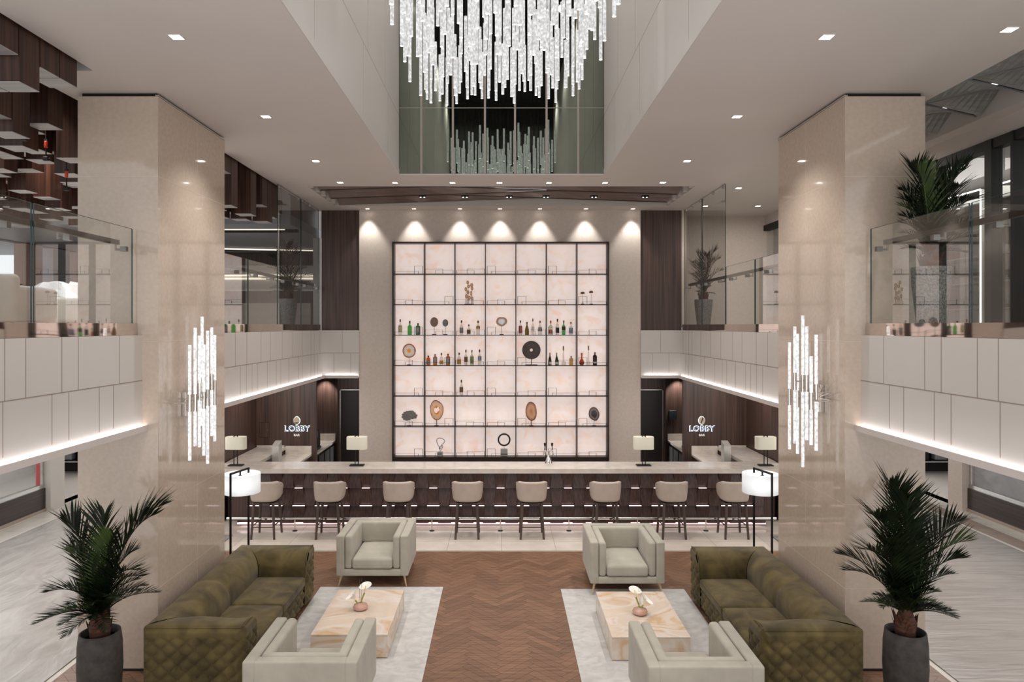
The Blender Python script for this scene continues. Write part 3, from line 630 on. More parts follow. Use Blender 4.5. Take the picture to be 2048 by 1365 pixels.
# ---- signs
def textmesh(body, size, off=0., ext=.006):
    c = bpy.data.curves.new('lettering', 'FONT'); c.body = body; c.size = size; c.align_x = 'CENTER'; c.extrude = ext; c.offset = off; c.space_character = 1.12; c.resolution_u = 4
    o = bpy.data.objects.new('lettering', c); COL.objects.link(o); bpy.context.view_layer.update()
    me = bpy.data.meshes.new_from_object(o.evaluated_get(bpy.context.evaluated_depsgraph_get())); bpy.data.objects.remove(o); bpy.data.curves.remove(c)
    return me
m_face = M('sign_letter_face', (92, 98, 112), (104, 110, 124), rough=.3, metal=.7)
m_halo = M('sign_glow', (235, 245, 255), emit=1.6, ecol=(226, 240, 255))
m_gold = M('brushed_champagne_metal', (206, 190, 164), (216, 200, 174), rough=.2, metal=.9)
for sx, px in ((-1, 592.5), (1, 1404.5)):
    t = thing('lobby_bar_sign', 'illuminated LOBBY BAR sign with %s emblem' % ('a teardrop' if sx < 0 else 'a slashed bean'), 'sign', (wx(px, 15.0), 15.045, 1.49), group='bar signs')
    def tx(me, name, mat, y, z):
        me.materials.clear(); me.materials.append(mat); o = bpy.data.objects.new(name, me); COL.objects.link(o); o.parent = t; o.location = (0, y, z); o.rotation_euler = (PI / 2, 0, 0); return o
    tx(textmesh('LOBBY', .165, .0075, .003), 'halo', m_halo, -.006, -.057)
    tx(textmesh('LOBBY', .165, .001, .004), 'lettering', m_face, -.024, -.057)
    tx(textmesh('BAR', .064, .002, .004), 'small_lettering', M('pale_letter', (226, 222, 216), emit=.35), -.012, -.16)
    def drop(sc):
        pts = []
        for i in range(40):
            a = 2 * PI * i / 40; r = 1.0
            x = math.sin(a) * .07 * sc; z = -math.cos(a) * .085 * sc
            if z > 0: x *= (1 - .42 * (z / (.085 * sc)) ** 2) if sx < 0 else (1 - .12 * (z / .085) ** 2)
            pts.append((x, z))
        return pts
    for sc, y0, y1, nm, mat in ((1.07, -.004, -.001, 'emblem_halo', m_halo), (.98, -.026, -.008, 'emblem', m_gold)):
        p = drop(sc); nn = len(p)
        vs = [(x, y0, z + .175) for x, z in p] + [(x, y1, z + .175) for x, z in p]
        MB().add(vs, [tuple(range(nn)), tuple(range(nn, 2 * nn))[::-1]] + [((i + 1) % nn, i, nn + i, nn + (i + 1) % nn) for i in range(nn)]).build(nm, mat, t)
    if sx > 0: MB().path([(-.022, -.03, .12), (-.004, -.03, .16), (.004, -.03, .19), (.02, -.03, .235)], .009, n=6).build('emblem_slash', m_dark, t)
    else: MB().rbox(-.045, .045, -.03, -.0265, .11, .135, .0015).build('emblem_shade', M('emblem_dark_band', (62, 64, 70), rough=.3, metal=.6), t)
t = thing('access_hatch', 'square flush wood hatch with a small steel knob beside the teardrop sign', 'hatch', (wx(528.5, 15.05), 15.049, wz(860.5, 15.05)))
b = MB()
for x0, x1, z0, z1 in ((-.11, .11, .155, .162), (-.11, .11, -.162, -.155), (-.11, -.104, -.162, .162), (.104, .11, -.162, .162)): b.box(x0, x1, -.003, 0, z0, z1)
b.build('gap', m_dark, t); MB().box(-.104, .104, -.002, 0, -.155, .155).build('door', m_wood, t)
MB().lathe([(.0, -.008), (.012, -.006), (.012, 0)], 12).build('knob', m_chrome, t, loc=(.07, -.003, 0), rot=(PI / 2, 0, 0))
t = thing('wall_telephone', 'dark wall telephone with hanging cord above the niche counter', 'telephone', (wx(1347, 16.7), 16.795, 1.55))
MB().rbox(-.09, .09, -.06, 0, -.1, .12, .015).build('case', M('dark_blue_grey_plastic', (44, 52, 58), rough=.35), t)
MB().path([(-.1, -.05, .1), (-.115, -.06, 0), (-.1, -.05, -.1)], .018).build('handset', m_blackm, t)
MB().path([(-.1, -.04, -.1), (-.12, -.04, -.22), (-.1, -.04, -.3), (-.07, -.04, -.22), (-.06, -.04, -.1)], .007).build('cord', m_blackm, t)
t = tag(MB().rbox(-.05, .05, -.012, 0, -.05, .05, .004).rbox(-.03, .03, -.016, -.012, -.03, .03, .002).build('light_switch', m_white, loc=(wx(1349, 16.8), 16.798, wz(834, 16.8))), 'white square switch plate above the wall telephone', 'switch')
t = tag(MB().rbox(-.09, .09, -.09, .09, 0, .14, .008).tube((-.09, -.04, .08), (-.16, -.06, .08), .03).build('counter_box', m_top, loc=(4.12, 15.25, .952)), 'small cream box with a black fitting at the niche counter edge', 'box')
# ================================================================== LOUNGE FURNITURE
# ---- rugs
for x0, x1, y1, lab in ((-2.56, -.825, 9.9, 'silver-grey rug under the coffee table with the orange-streaked corner, left group'), (.83, 2.56, 9.82, 'silver-grey rug under the coffee table of the right group')):
    tag(MB().rbox(x0, x1, 5.9, y1, .0, .007, .003).build('area_rug', m_rug), lab, 'rug', 'rugs of the two seating groups')
# ---- coffee tables
def coffee(x0, x1, y0, y1, lab):
    t = thing('coffee_table', lab, 'coffee table', ((x0 + x1) / 2, (y0 + y1) / 2, .008), group='onyx coffee tables'); w = (x1 - x0) / 2; d = (y1 - y0) / 2; h = .262; e = .004
    MB().rbox(-w, w, -d, d, h - .022, h, e).build('top_slab', m_onyx, t)
    b = MB().rbox(-w, w, -d, -d + .02, .006, h - .023, e).rbox(-w, w, d - .02, d, .006, h - .023, e).rbox(-w, -w + .02, -d + .021, d - .021, .006, h - .023, e).rbox(w - .02, w, -d + .021, d - .021, .006, h - .023, e)
    b.build('side_slab', m_onyx, t); MB().box(-w + .04, w - .04, -d + .04, d - .04, 0, .02).build('plinth', m_dark, t)
    return t
coffee(-2.12, -1.265, 7.77, 9.1, 'low honey onyx block table with lily vase, left seating group'); coffee(1.217, 2.085, 7.71, 9.03, 'low honey onyx block table with lily vase, right seating group')
# ---- vases with callas
m_vase = M('pink_vase_glass', (196, 150, 134), (208, 164, 148), rough=.12, coat=.6)
m_petal = M('white_calla_petal', (240, 238, 230), (246, 244, 238), rough=.5); m_stem = M('lime_green_stem', (140, 150, 50), (170, 180, 76), rough=.5)
def calla(loc, lean, L, open_dir, lab, sc=1.):
    t = thing('calla_lily', lab, 'flower', loc, group='calla lilies in the pink vases')
    lx, ly = lean
    MB().path([(0, 0, 0), (lx * .3, ly * .3, L * .45), (lx, ly, L)], [.007, .008, .01], n=8).build('stem', m_stem, t)
    # spathe: flared funnel, one side drawn out to a tip
    b = MB(); n = 24; rows = 8; ax = Vector((lx * .6, ly * .6, L)).normalized(); u = ax.orthogonal().normalized(); od = Vector((*open_dir, 0)); od = (od - ax * od.dot(ax)).normalized(); u = od; v = ax.cross(u)
    vs = []
    for k in range(rows + 1):
        f = k / rows
        for i in range(n):
            a = 2 * PI * i / n; tip = max(0, math.cos(a)) ** 3
            r = (.010 + .06 * f ** 2.2 * (1 + .55 * tip)) * sc; hh = (.105 * f * (1 - .1 * f) + .03 * f ** 2 * (-math.cos(a)) - .0 * tip) * sc
            vs.append(Vector((lx, ly, L)) + ax * hh + (u * math.cos(a) + v * math.sin(a)) * r)
    b.add(vs, [(k * n + i, k * n + (i + 1) % n, (k + 1) * n + (i + 1) % n, (k + 1) * n + i) for k in range(rows) for i in range(n)], 0, True)
    b.build('spathe', m_petal, t)
    p = Vector((lx, ly, L)); MB().tube(p + ax * .03, p + ax * .085 * sc, .006, .004).build('spadix', M('yellow_spadix', (228, 196, 70), rough=.6), t)
def vase(x, y, s, flip):
    z = .271
    t = thing('bud_vase', 'squat pink glass vase on the onyx table, %s seating group' % s, 'vase', (x, y, z), group='pink vases on the coffee tables')
    MB().lathe([(.0, .0), (.06, .0), (.085, .015), (.09, .035), (.078, .06), (.045, .074), (.022, .078), (.018, .082), (.014, .079), (.012, .03), (.0, .028)], 28).build('bowl', m_vase, t)
    calla((x, y, z + .035), (.045 * flip, .02), .16, (-.6 * flip, -1), 'taller white calla in the pink vase, %s group' % s, .95)
    calla((x - .012, y - .004, z + .035), (-.05 * flip, -.01), .08, (-flip, -.3), 'lower drooping white calla in the pink vase, %s group' % s, .95)
    t = thing('grass_stem', 'thin bare grass stems rising from the pink vase, %s group' % s, 'stem', (x, y + .005, z + .035), group='grass stems in the vases')
    for a in (-.01, .012): MB().path([(a * .3, 0, 0), (a, .0, .15), (a * 1.3, 0.005, .33)], .0022, n=5).build('blade', M('dark_green_stem', (70, 84, 50), rough=.5), t)
vase(wx(721, 8.46), 8.46, 'left', 1); vase(wx(1280, 8.32), 8.32, 'right', -1)
# ---- armchairs (front towards -Y, origin at centre)
def armchair(loc, rz, lab):
    t = thing('armchair', lab, 'armchair', loc, rz, 'grey-beige velvet armchairs'); W, D = .51, .48; a = .115; p = .105
    b = MB(); r = .022
    b.rbox(-W, -W + a, -D, D, .15, .722, r).rbox(W - a, W, -D, D, .15, .722, r).rbox(-W + a - .015, W - a + .015, D - a, D, .15, .722, r).rbox(-W + a - .015, W - a + .015, -D, D - a + .015, .15, .245, r)
    b.build('frame', m_chair, t)
    for sx in (-1, 1):
        MB().rbox(*sorted((sx * (W - a - .003), sx * (W - a - p))), -D + .005, D - a - .003, .248, .722, .04).build('arm_pad', m_chair, t)
    MB().rbox(-W + a + .004, W - a - .004, D - a - p, D - a - .002, .4, .72, .04).build('back_cushion', m_chair, t)
    MB().rbox(-W + a + p + .003, W - a - p - .003, -D - .012, D - a - .03, .25, .405, .04, puff=.025).build('seat_cushion', m_chair, t)
    for sx in (-1, 1):
        for sy in (-1, 1):
            MB().tube((sx * (W - .03), sy * (D - .03), 0), (sx * (W - .065), sy * (D - .065), .152), .008, .019, 12).build('leg', m_brass, t)
    return t
ac = armchair((wx(744, 9.905), 10.39, 0), 0, 'armchair facing the camera behind the onyx table, left group')
def chair_copy(loc, rz, lab): dup(ac, loc, rz, lab)
chair_copy((1.727, 10.06, .011), 0, 'armchair facing the camera behind the onyx table, right group')
chair_copy((-1.783, 6.655, .011), PI, 'armchair seen from behind with its back to the camera, left group')
chair_copy((1.785, 6.57, .011), PI, 'armchair seen from behind with its back to the camera, right group')
# ---- chesterfield sofas: back along x=0, seat towards +x, length along y
def tuft(u, v, du=.17, dv=.15, A=.04):
    a = u / du + v / dv; b = u / du - v / dv
    return A * (abs(math.sin(PI * a)) * abs(math.sin(PI * b))) ** .42
def tuftface(b, org, eu, ev, nrm, U, V, fn=None, nu=90, nv=60, marg=.07, fit=None):
    # grid of U x V from org; bulges along nrm
    org, eu, ev, nrm = map(Vector, (org, eu, ev, nrm)); vs = []
    for i in range(nu + 1):
        for j in range(nv + 1):
            u = U * i / nu; v = V * j / nv
            if fit: u0, u1 = fit(v); u = u0 + (u1 - u0) * i / nu
            mk = min(1, u / .03, (U - u) / .03, v / .03, max(0, (V - v) / .03))
            top = min(1, max(0, (V - v - marg) / .05))
            hgt = max(0, mk) * (top * tuft(u, v) + (1 - top) * .034)
            vs.append(org + eu * u + ev * v + nrm * hgt)
    n = nv + 1; flip = eu.cross(ev).dot(nrm) < 0
    fs = [(i * n + j, (i + 1) * n + j, (i + 1) * n + j + 1, i * n + j + 1) for i in range(nu) for j in range(nv)]
    b.add(vs, [f[::-1] for f in fs] if flip else fs, 0, True)
    k = 0
    for i in range(int(U / .17) * 2 + 2):          # sunken buttons
        for j in range(int(V / .15) * 2 + 2):
            if (i + j) % 2: continue
            u, v = i * .085, j * .075
            if fit: u0, u1 = fit(v)
            else: u0, u1 = 0, U
            if u0 + .04 < u < u1 - .04 and .05 < v < V - marg - .03:
                c = org + eu * u + ev * v + nrm * .006
                b.lathe([(.009, 0), (.007, .004), (.0, .006)], 8, (0, 0, 0), close=False)
                for q in range(24):
                    p = Vector(b.v[-24 + q]); b.v[-24 + q] = tuple(c + eu * p.x + ev * p.y + nrm * p.z)
AW, SL, SD, SH = .37, 2.58, .97, .735
def armprof():
    # (w from outer face, z) outer face top -> over the roll -> inner face bottom
    pts = [(.0, SH - .03), (.006, SH - .012), (.024, SH - .003)]
    for k in range(1, 5): pts.append((.024 + .14 * k / 4, SH + .004 * math.sin(PI * k / 4)))
    for k in range(1, 13):
        a = PI / 2 * k / 12; pts.append((.164 + .206 * math.sin(a), SH - .21 + .21 * math.cos(a)))
    pts += [(.368, .44), (.36, .36), (.35, .25)]
    return pts
def sofa(loc, rz, lab):
    t = thing('chesterfield_sofa', lab, 'sofa', loc, rz, 'olive tufted sofas'); pr = armprof(); n = len(pr)
    # arms
    for sg in (0, 1):
        def Y(w): return w if sg == 0 else SL - w
        b = MB(); nx = 26; vs = []
        for k in range(nx + 1):
            for w, z in pr:
                x = w + (SD - w) * k / nx; sag = .006 * math.sin(x * 9 + z * 5)
                vs.append((x, Y(w + sag * (w > .1)), z + (sag if w > .03 else 0)))
        fs = [(k * n + i, (k + 1) * n + i, (k + 1) * n + i + 1, k * n + i + 1) for k in range(nx) for i in range(n - 1)]
        b.add(vs, fs if sg == 1 else [f[::-1] for f in fs], 0, True)
        # outer face, tufted
        tuftface(b, (0, Y(0), .05), (1, 0, 0), (0, 0, 1), (0, -1 if sg == 0 else 1, 0), SD, SH - .08)
        # front cap, tufted, follows the roll
        def fit(v):
            z = v + .05
            if z > SH - .21: w1 = .164 + .206 * math.sqrt(max(0, 1 - ((z - SH + .21) / .21) ** 2))
            else: w1 = .37
            return (0.0, w1)
        tuftface(b, (SD, Y(0), .05), (0, 1 if sg == 0 else -1, 0), (0, 0, 1), (1, 0, 0), AW, SH - .055, marg=.1, nu=40, nv=60, fit=fit)
        ar = b.build('arm', m_green, t)
        MB().path([(SD + .012, Y(w), z) for w, z in pr[1:-2]], .006, n=6).build('piping', m_green, ar); MB().path([(x, Y(0.003), SH - .022) for x in (0.02, SD * .5, SD)], .006, n=6).build('piping', m_green, ar)
    # back
    b = MB(); ny = 44; vs = []
    for k in range(ny + 1):
        for w, z in pr:
            y = w + (SL - 2 * w) * k / ny; sag = .007 * math.sin(y * 7 + z * 3)
            dip = -.012 * math.exp(-((y - SL / 2) / .025) ** 2) * (w > .08)
            vs.append((w + (sag + dip) * (w > .1), y, z + (sag + dip if w > .03 else 0)))
    b.add(vs, [(k * n + i, (k + 1) * n + i, (k + 1) * n + i + 1, k * n + i + 1)[::-1] for k in range(ny) for i in range(n - 1)][::1], 0, True)
    b.box(0, .02, .0, SL, .05, SH - .03)
    b.build('back', m_green, t)
    # base with tufted front
    b = MB().box(.3, SD - .03, AW - .02, SL - AW + .02, .05, .3)
    tuftface(b, (SD - .03, AW, .05), (0, 1, 0), (0, 0, 1), (1, 0, 0), SL - 2 * AW, .26, marg=.0, nu=150, nv=26)
    b.build('base', m_green, t)
    h = (SL - 2 * AW) / 2
    for k in (0, 1):
        MB().rbox(.345, SD + .01, AW + .004 + k * h, AW + h - .002 + k * h, .302, .43, .035, puff=.018).build('seat_cushion', m_green, t)
        MB().path([(SD + .008, AW + .03 + k * h, .415), (SD + .008, AW + h - .03 + k * h, .415)], .005, n=6).build('piping', m_green, [c for c in t.children if c.name.startswith('seat_cushion')][-1])
    for x in (.08, SD - .1):
        for y in (.08, SL - .08): MB().tube((x, y, 0), (x, y, .055), .022, .026, 12).build('foot', m_blackm, t)
sofa((-3.535, 6.915, 0), 0, 'olive suede tufted sofa against the pillar, left group')
sofa((3.54, 9.43, 0), PI, 'olive suede tufted sofa against the pillar, right group')
# ---- floor lamps
m_fshade = M('glowing_white_shade', (240, 244, 246), (246, 249, 250), rough=.8, emit=.62, ecol=(240, 246, 250))
def shade_glow(m):
    # brighter around the bulb height
    nt = m.node_tree; N = nt.nodes; L = nt.links
    tc = N.new('ShaderNodeTexCoord'); sp = N.new('ShaderNodeVectorMath'); sp.operation = 'LENGTH'; mp = N.new('ShaderNodeMapping'); mp.inputs['Scale'].default_value = (2.6, .2, 4.2); mp.inputs['Location'].default_value = (0, 0, -5.9)
    L.new(tc.outputs['Object'], mp.inputs[0]); L.new(mp.outputs[0], sp.inputs[0])
    mr = N.new('ShaderNodeMapRange'); mr.inputs['From Max'].default_value = .75; mr.inputs['To Min'].default_value = .8; mr.inputs['To Max'].default_value = .28
    L.new(sp.outputs['Value'], mr.inputs[0]); L.new(mr.outputs[0], N['Principled BSDF'].inputs['Emission Strength'])
shade_glow(m_fshade)
def floor_lamp(x, y, lab, sx):
    t = thing('floor_lamp', lab, 'floor lamp', (x, y, .001), group='twin floor lamps')
    MB().rbox(-.16, .16, -.16, .16, 0, .018, .004).build('base', m_blackm, t)
    px = .055 * -sx
    MB().box(-px - .012, -px + .012, -.30, -.276, .0, 1.585).build('pole', m_black, t); MB().box(px - .012, px + .012, .1, .124, .018, 1.585).build('pole', m_black, t)
    b = MB().hexa([(-px - .012, -.3, 1.585), (-px + .012, -.3, 1.585), (px + .012, .124, 1.585), (px - .012, .124, 1.585)], [(-px - .012, -.3, 1.61), (-px + .012, -.3, 1.61), (px + .012, .124, 1.61), (px - .012, .124, 1.61)])
    b.build('arm', m_black, t)
    MB().tube((0, -.07, 1.53), (0, -.07, 1.59), .012).lathe([(.03, 1.53), (.0, 1.545)], 12, (0, -.07, 0)).build('hanger', m_black, t)
    MB().lathe([(.255, 1.27), (.257, 1.275), (.257, 1.545), (.255, 1.55), (.25, 1.545), (.25, 1.275), (.255, 1.27)], 40, close=False).lathe([(.03, 1.53), (.25, 1.535)], 40, close=False).build('shade', m_fshade, t)
    light('POINT', 'floor_lamp_bulb', (0, 0, 1.41), 3, (1, .97, .93), parent=t, shadow_soft_size=.06)
floor_lamp(wx(484, 10.2), 10.2, 'lit white drum floor lamp behind the sofa on the left', -1); floor_lamp(wx(1521, 10.2), 10.2, 'lit white drum floor lamp behind the sofa on the right', 1)
# ---- table lamps
tl = None
for px, lab, dx in ((472, 'cream shade table lamp at the left end of the bar', 1), (714, 'cream shade table lamp on the bar between the left niche and the shelf', 1), (1287, 'cream shade table lamp on the bar between the shelf and the right niche', -1), (1531, 'cream shade table lamp at the right end of the bar', -1)):
    x = wx(px, 13.0)
    t = thing('table_lamp', lab, 'table lamp', (x, 13.0, 1.1008), group='table lamps on the bar')
    MB().rbox(-.13, .13, -.07, .07, 0, .02, .004).build('base', m_blackm, t)
    for a, bb in ((-.03 * dx, -.02), (.02 * dx, .02)): MB().box(a - .007, a + .007, bb - .007, bb + .007, .02, .555).build('post', m_black, t)
    MB().hexa([(-.03 * dx - .007, -.027, .55), (-.03 * dx + .007, -.027, .55), (.02 * dx + .007, .027, .55), (.02 * dx - .007, .027, .55)], [(-.03 * dx - .007, -.027, .562), (-.03 * dx + .007, -.027, .562), (.02 * dx + .007, .027, .562), (.02 * dx - .007, .027, .562)]).build('top_bar', m_black, t)
    MB().lathe([(.185, .31), (.187, .314), (.187, .536), (.185, .54), (.181, .536), (.181, .314), (.185, .31)], 40, sx=1, sy=.5, sup=4, close=False).lathe([(.01, .53), (.181, .533)], 40, sx=1, sy=.5, sup=4, close=False).build('shade', m_shade, t)
# ---- bar stools (back towards -Y)
def stool(loc, lab):
    t = thing('bar_stool', lab, 'bar stool', loc, 0, 'taupe leather bar stools along the bar')
    # wrap-around shell
    b = MB(); n = 36; rows = 10; out = []; inn = []
    for k in range(rows + 1):
        f = k / rows
        for i in range(n + 1):
            a = math.radians(-128 + 256 * i / n); q = abs(a) / math.radians(128)
            top = .995 - .16 * max(0, (q - .42) / .58) ** 1.5; bot = .655 + .11 * max(0, (q - .34) / .66) ** 1.2
            z = bot + (top - bot) * f; fl = .88 + .12 * math.sin(min(1, (z - .6) / .33) * PI / 2)
            se = (abs(math.sin(a)) ** 2.6 + abs(math.cos(a)) ** 2.6) ** (-1 / 2.6)
            rx, ry = .275 * fl * se, .245 * (.94 + .06 * fl) * se
            for L_, th in ((out, 0), (inn, .045)):
                zz = z
                if k == rows and th == 0: zz -= .006
                L_.append(((rx - th) * math.sin(a), -(ry - th) * math.cos(a) + .02, zz))
    m = n + 1
    def grid(V, fl): return [f if fl else f[::-1] for f in [(k * m + i, k * m + i + 1, (k + 1) * m + i + 1, (k + 1) * m + i) for k in range(rows) for i in range(n)]]
    N0 = len(out)
    fs = grid(out, True) + [tuple(N0 + i for i in f) for f in grid(inn, False)]
    tp = rows * m
    fs += [(tp + i, tp + i + 1, N0 + tp + i + 1, N0 + tp + i) for i in range(n)] + [(i + 1, i, N0 + i, N0 + i + 1) for i in range(n)]
    fs += [(k * m, (k + 1) * m, N0 + (k + 1) * m, N0 + k * m) for k in range(rows)] + [((k + 1) * m + n, k * m + n, N0 + k * m + n, N0 + (k + 1) * m + n) for k in range(rows)]
    b.add(out + inn, fs, 0, True).build('backrest', m_leather, t)
    MB().lathe([(.0, .66), (.2, .66), (.218, .68), (.218, .735), (.2, .755), (.0, .765)], 32, (0, .02, 0), sy=.92, sup=2.6).build('seat', m_leather, t)
    MB().lathe([(.0, .615), (.2, .615), (.21, .63), (.205, .659), (.0, .659)], 28, (0, .02, 0), sy=.9, sup=3).build('seat_base', m_black, t)
    for sx in (-1, 1):
        for sy in (-1, 1):
            MB().tube((sx * .2, sy * .21 + .02, 0), (sx * .165, sy * .165 + .02, .625), 0.019, .026, 12).build('leg', m_stleg, t)
    MB().box(-.19, .19, .185, .2, .24, .262).build('foot_bar', m_chrome, t)
    MB().box(-.19, .19, -.178, -.163, .2, .215).box(-.19, -.178, -.17, .19, .22, .235).box(.178, .19, -.17, .19, .22, .235).build('stretcher', m_blackm, t)
    return t
m_stleg = M('dark_brown_wood_leg', (70, 58, 53), (86, 73, 66), (20, 20, 3), rough=.5)
words_ = ['leftmost bar stool, partly behind the floor lamp', 'second bar stool from the left end of the bar', 'third bar stool from the left end, behind the armchair', 'bar stool left of the middle of the bar, in front of the shelf', 'bar stool right of the middle of the bar, in front of the shelf', 'third bar stool from the right end, behind the armchair', 'second bar stool from the right end of the bar', 'rightmost bar stool, partly behind the floor lamp']
st0 = None
for px, lab in zip((529, 657, 795, 934, 1064, 1213, 1346, 1470), words_):
    loc = (wx(px, 12.15) if abs(px - 1003) < 300 else wx(px, 12.2), 12.295, 0)
    if st0 is None: st0 = stool(loc, lab)
    else: dup(st0, loc, R.uniform(-.04, .04), lab)
# ---- sconces
def sconce(sx, rodsl, plate, lab):
    X = sx * 3.68
    t = thing('wall_sconce', lab, 'wall lamp', (X, 8.13, 2.9), group='crystal rod sconces on the pillars')
    def P(x, y, z): return (x - X, y - 8.13, z - 2.9)
    y0, y1, z0, z1 = plate
    b = MB(); a = sorted((-sx * .001, -sx * .05)); b.rbox(a[0], a[1], y0 - 8.13, y1 - 8.13, z0 - 2.9, z1 - 2.9, .004).build('back_plate', m_chrome, t)
    yc, zc = (y0 + y1) / 2, (z0 + z1) / 2
    for px, d, pt, s0, s1, pb in rodsl:
        x = sx * (3.68 - d); Y = abs(x) * F / abs(px - CX)
        zt_, za, zb_, zl = (wz(p, Y) for p in (pt, s0, s1, pb))
        r = .0175
        MB().tube(P(x, Y, za - .01), P(x, Y, zt_), r, n=14, capmi=1).build('upper_rod', [m_rods, m_cap], t)
        MB().tube(P(x, Y, zl), P(x, Y, zb_ + .01), r, n=14, capmi=1).build('lower_rod', [m_rods, m_cap], t)
        MB().tube(P(x, Y, zb_), P(x, Y, za), r + .004, n=16).build('sleeve', m_chrome, t)
        MB().tube(P(x, Y, (za + zb_) / 2), P(sx * 3.64, Y, (za + zb_) / 2), .008).tube(P(sx * 3.64, Y, (za + zb_) / 2), P(sx * 3.64, yc, zc), .008).build('sleeve_arm', m_chrome, [c for c in t.children if c.name.startswith('sleeve')][-1])
def zl(lst, ox): return [(ox + x / 4.136, d, 610 + a / 4.136, 610 + b / 4.136, 610 + c / 4.136, 610 + e / 4.136) for x, d, a, b, c, e in lst]
sconce(-1, zl([(163, .26, 335, 742, 885, 1288), (208, .28, 190, 740, 882, 1170), (243, .2, 257, 650, 790, 1178), (266, .09, 98, 600, 740, 1000), (280, .25, 330, 720, 860, 1247), (311, .22, 215, 700, 835, 1315), (345, .15, 188, 572, 705, 1085), (370, .1, 250, 625, 830, 1130)], 340), (8.05, 8.2, wz(832, 8.1), wz(784, 8.1)), 'chrome and crystal rod sconce on the inner face of the pillar, left side')
sconce(1, zl([(120, .12, 312, 695, 830, 1195), (164, .2, 180, 562, 705, 1147), (186, .14, 240, 708, 848, 1232), (230, .2, 88, 580, 720, 1343), (262, .24, 180, 580, 720, 1120), (299, .28, 428, 727, 868, 1160), (341, .2, 248, 657, 800, 1207)], 1550), (7.98, 8.13, wz(823, 8.1), wz(767, 8.1)), 'chrome and crystal rod sconce on the inner face of the pillar, right side')
# ---- palms
def palm(loc, lab, base, tips, Y, pot, seed, cnt, group=None, name='potted_palm', potmat=None, hspread=.5, leafn=34, lsc=1., lim=None):
    rr = random.Random(seed); t = thing(name, lab, 'potted palm', loc, group=group)
    pr, ph = pot
    prof = [(0, 0), (pr * .72, 0), (pr * .78, .01), (pr * .93, ph * .25), (pr, ph * .55), (pr * .97, ph * .85), (pr * .9, ph), (pr * .82, ph), (pr * .82, ph * .9)] if potmat is None else [(0, 0), (pr * .66, 0), (pr * .72, ph * .1), (pr * .95, ph * .7), (pr, ph * .97), (pr * .98, ph), (pr * .88, ph), (pr * .86, ph * .9)]
    MB().lathe(prof, 36).build('pot', potmat or m_pot, t)
    MB().lathe([(0, ph * .9), (pr * .84, ph * .9)], 24, close=False).build('soil', m_soil, t)
    b = MB(); tz = base[2]
    b.lathe([(.075, ph * .9), (.09, ph * .95), (.1, ph + (tz - ph) * .5), (.06, tz + .03), (.02, tz + .1)], 14)
    for k in range(14):
        a = rr.uniform(0, 6.28); z = ph * .95 + rr.random() * (tz - ph); c, s_ = math.cos(a), math.sin(a)
        b.add([(c * .085 - s_ * .04, s_ * .085 + c * .04, z), (c * .085 + s_ * .04, s_ * .085 - c * .04, z), (c * .13, s_ * .13, z + .13)], [(0, 1, 2)])
    b.build('trunk', m_bark, t)
    for k in range(cnt):
        if k < len(tips): px, py = tips[k]; dx, dz = (px - base[0]) * Y / F, -(py - base[1]) * Y / F; dy = rr.uniform(-1, 1) * hspread * (.55 if dz > .5 else 1)
        else:
            a = rr.uniform(0, 6.28); el = rr.uniform(-.1, 1.2); L_ = rr.uniform(.3, .46) * lsc; dx, dy, dz = L_ * math.cos(el) * math.cos(a), L_ * math.cos(el) * math.sin(a), L_ * math.sin(el)
        if lim:
            if k < len(tips) and (loc[0] + dx < lim[0] or loc[0] + dx > lim[1]): xx = min(max(loc[0] + dx, lim[0]), lim[1]); dy = xx * F / (px - CX) - loc[1]
            dx = min(max(dx, lim[0] - loc[0]), lim[1] - loc[0]); dy = min(max(dy, lim[2] - loc[1]), lim[3] - loc[1])
        p0 = Vector((dx * .06, dy * .06, tz)); p2 = Vector((dx, dy, tz + dz)); ln = (p2 - p0).length
        p1 = p0 + Vector((dx * .3, dy * .3, dz * .62 + ln * .26)); pts = []
        for i in range(17):
            u = i / 16; pts.append(p0 * (1 - u) ** 2 + p1 * 2 * u * (1 - u) + p2 * u * u)
        b = MB().path(pts, [.008 * (1 - .85 * i / 16) for i in range(17)], n=5)
        n = leafn
        for i in range(n):
            u = .12 + .88 * i / (n - 1); p = p0 * (1 - u) ** 2 + p1 * 2 * u * (1 - u) + p2 * u * u
            tg = ((p1 - p0) * 2 * (1 - u) + (p2 - p1) * 2 * u).normalized()
            side = tg.cross(Vector((0, 0, 1)));
            if side.length < .05: side = Vector((1, 0, 0))
            side.normalize(); up = side.cross(tg)
            ll = ln * (.2 + .23 * math.sin(PI * min(1, u * .86 + .1))) * rr.uniform(.85, 1.1) * (1 if u < .8 else 1 - .5 * (u - .8) / .2)
            for sg in (-1, 1):
                d = (tg * (.62 + .5 * u) + side * sg * (.85 - .35 * u) + up * rr.uniform(.1, .4)).normalized()
                w = (.0042 + .003 * rr.random()) * max(.7, ln / .6); wv = tg.cross(d).cross(d).normalized() * w
                e = p + d * ll - Vector((0, 0, ll * ll * .25)); mid = p + d * ll * .45
                b.add([p - wv * .5, mid - wv, e, mid + wv, p + wv * .5], [(0, 1, 2, 3, 4)])
        b.build('frond', m_leafl if k % 9 == 4 else m_leaf, t)
    return t
LT = [(125, 1035), (205, 1028), (322, 1012), (300, 1035), (115, 1105), (105, 1165), (120, 1215), (135, 1240), (310, 1118), (316, 1135), (290, 1165), (300, 1205), (280, 1185), (240, 1060), (165, 1075), (258, 1110), (150, 1150), (270, 1222), (215, 1110), (190, 1190), (230, 1180), (140, 1190)]
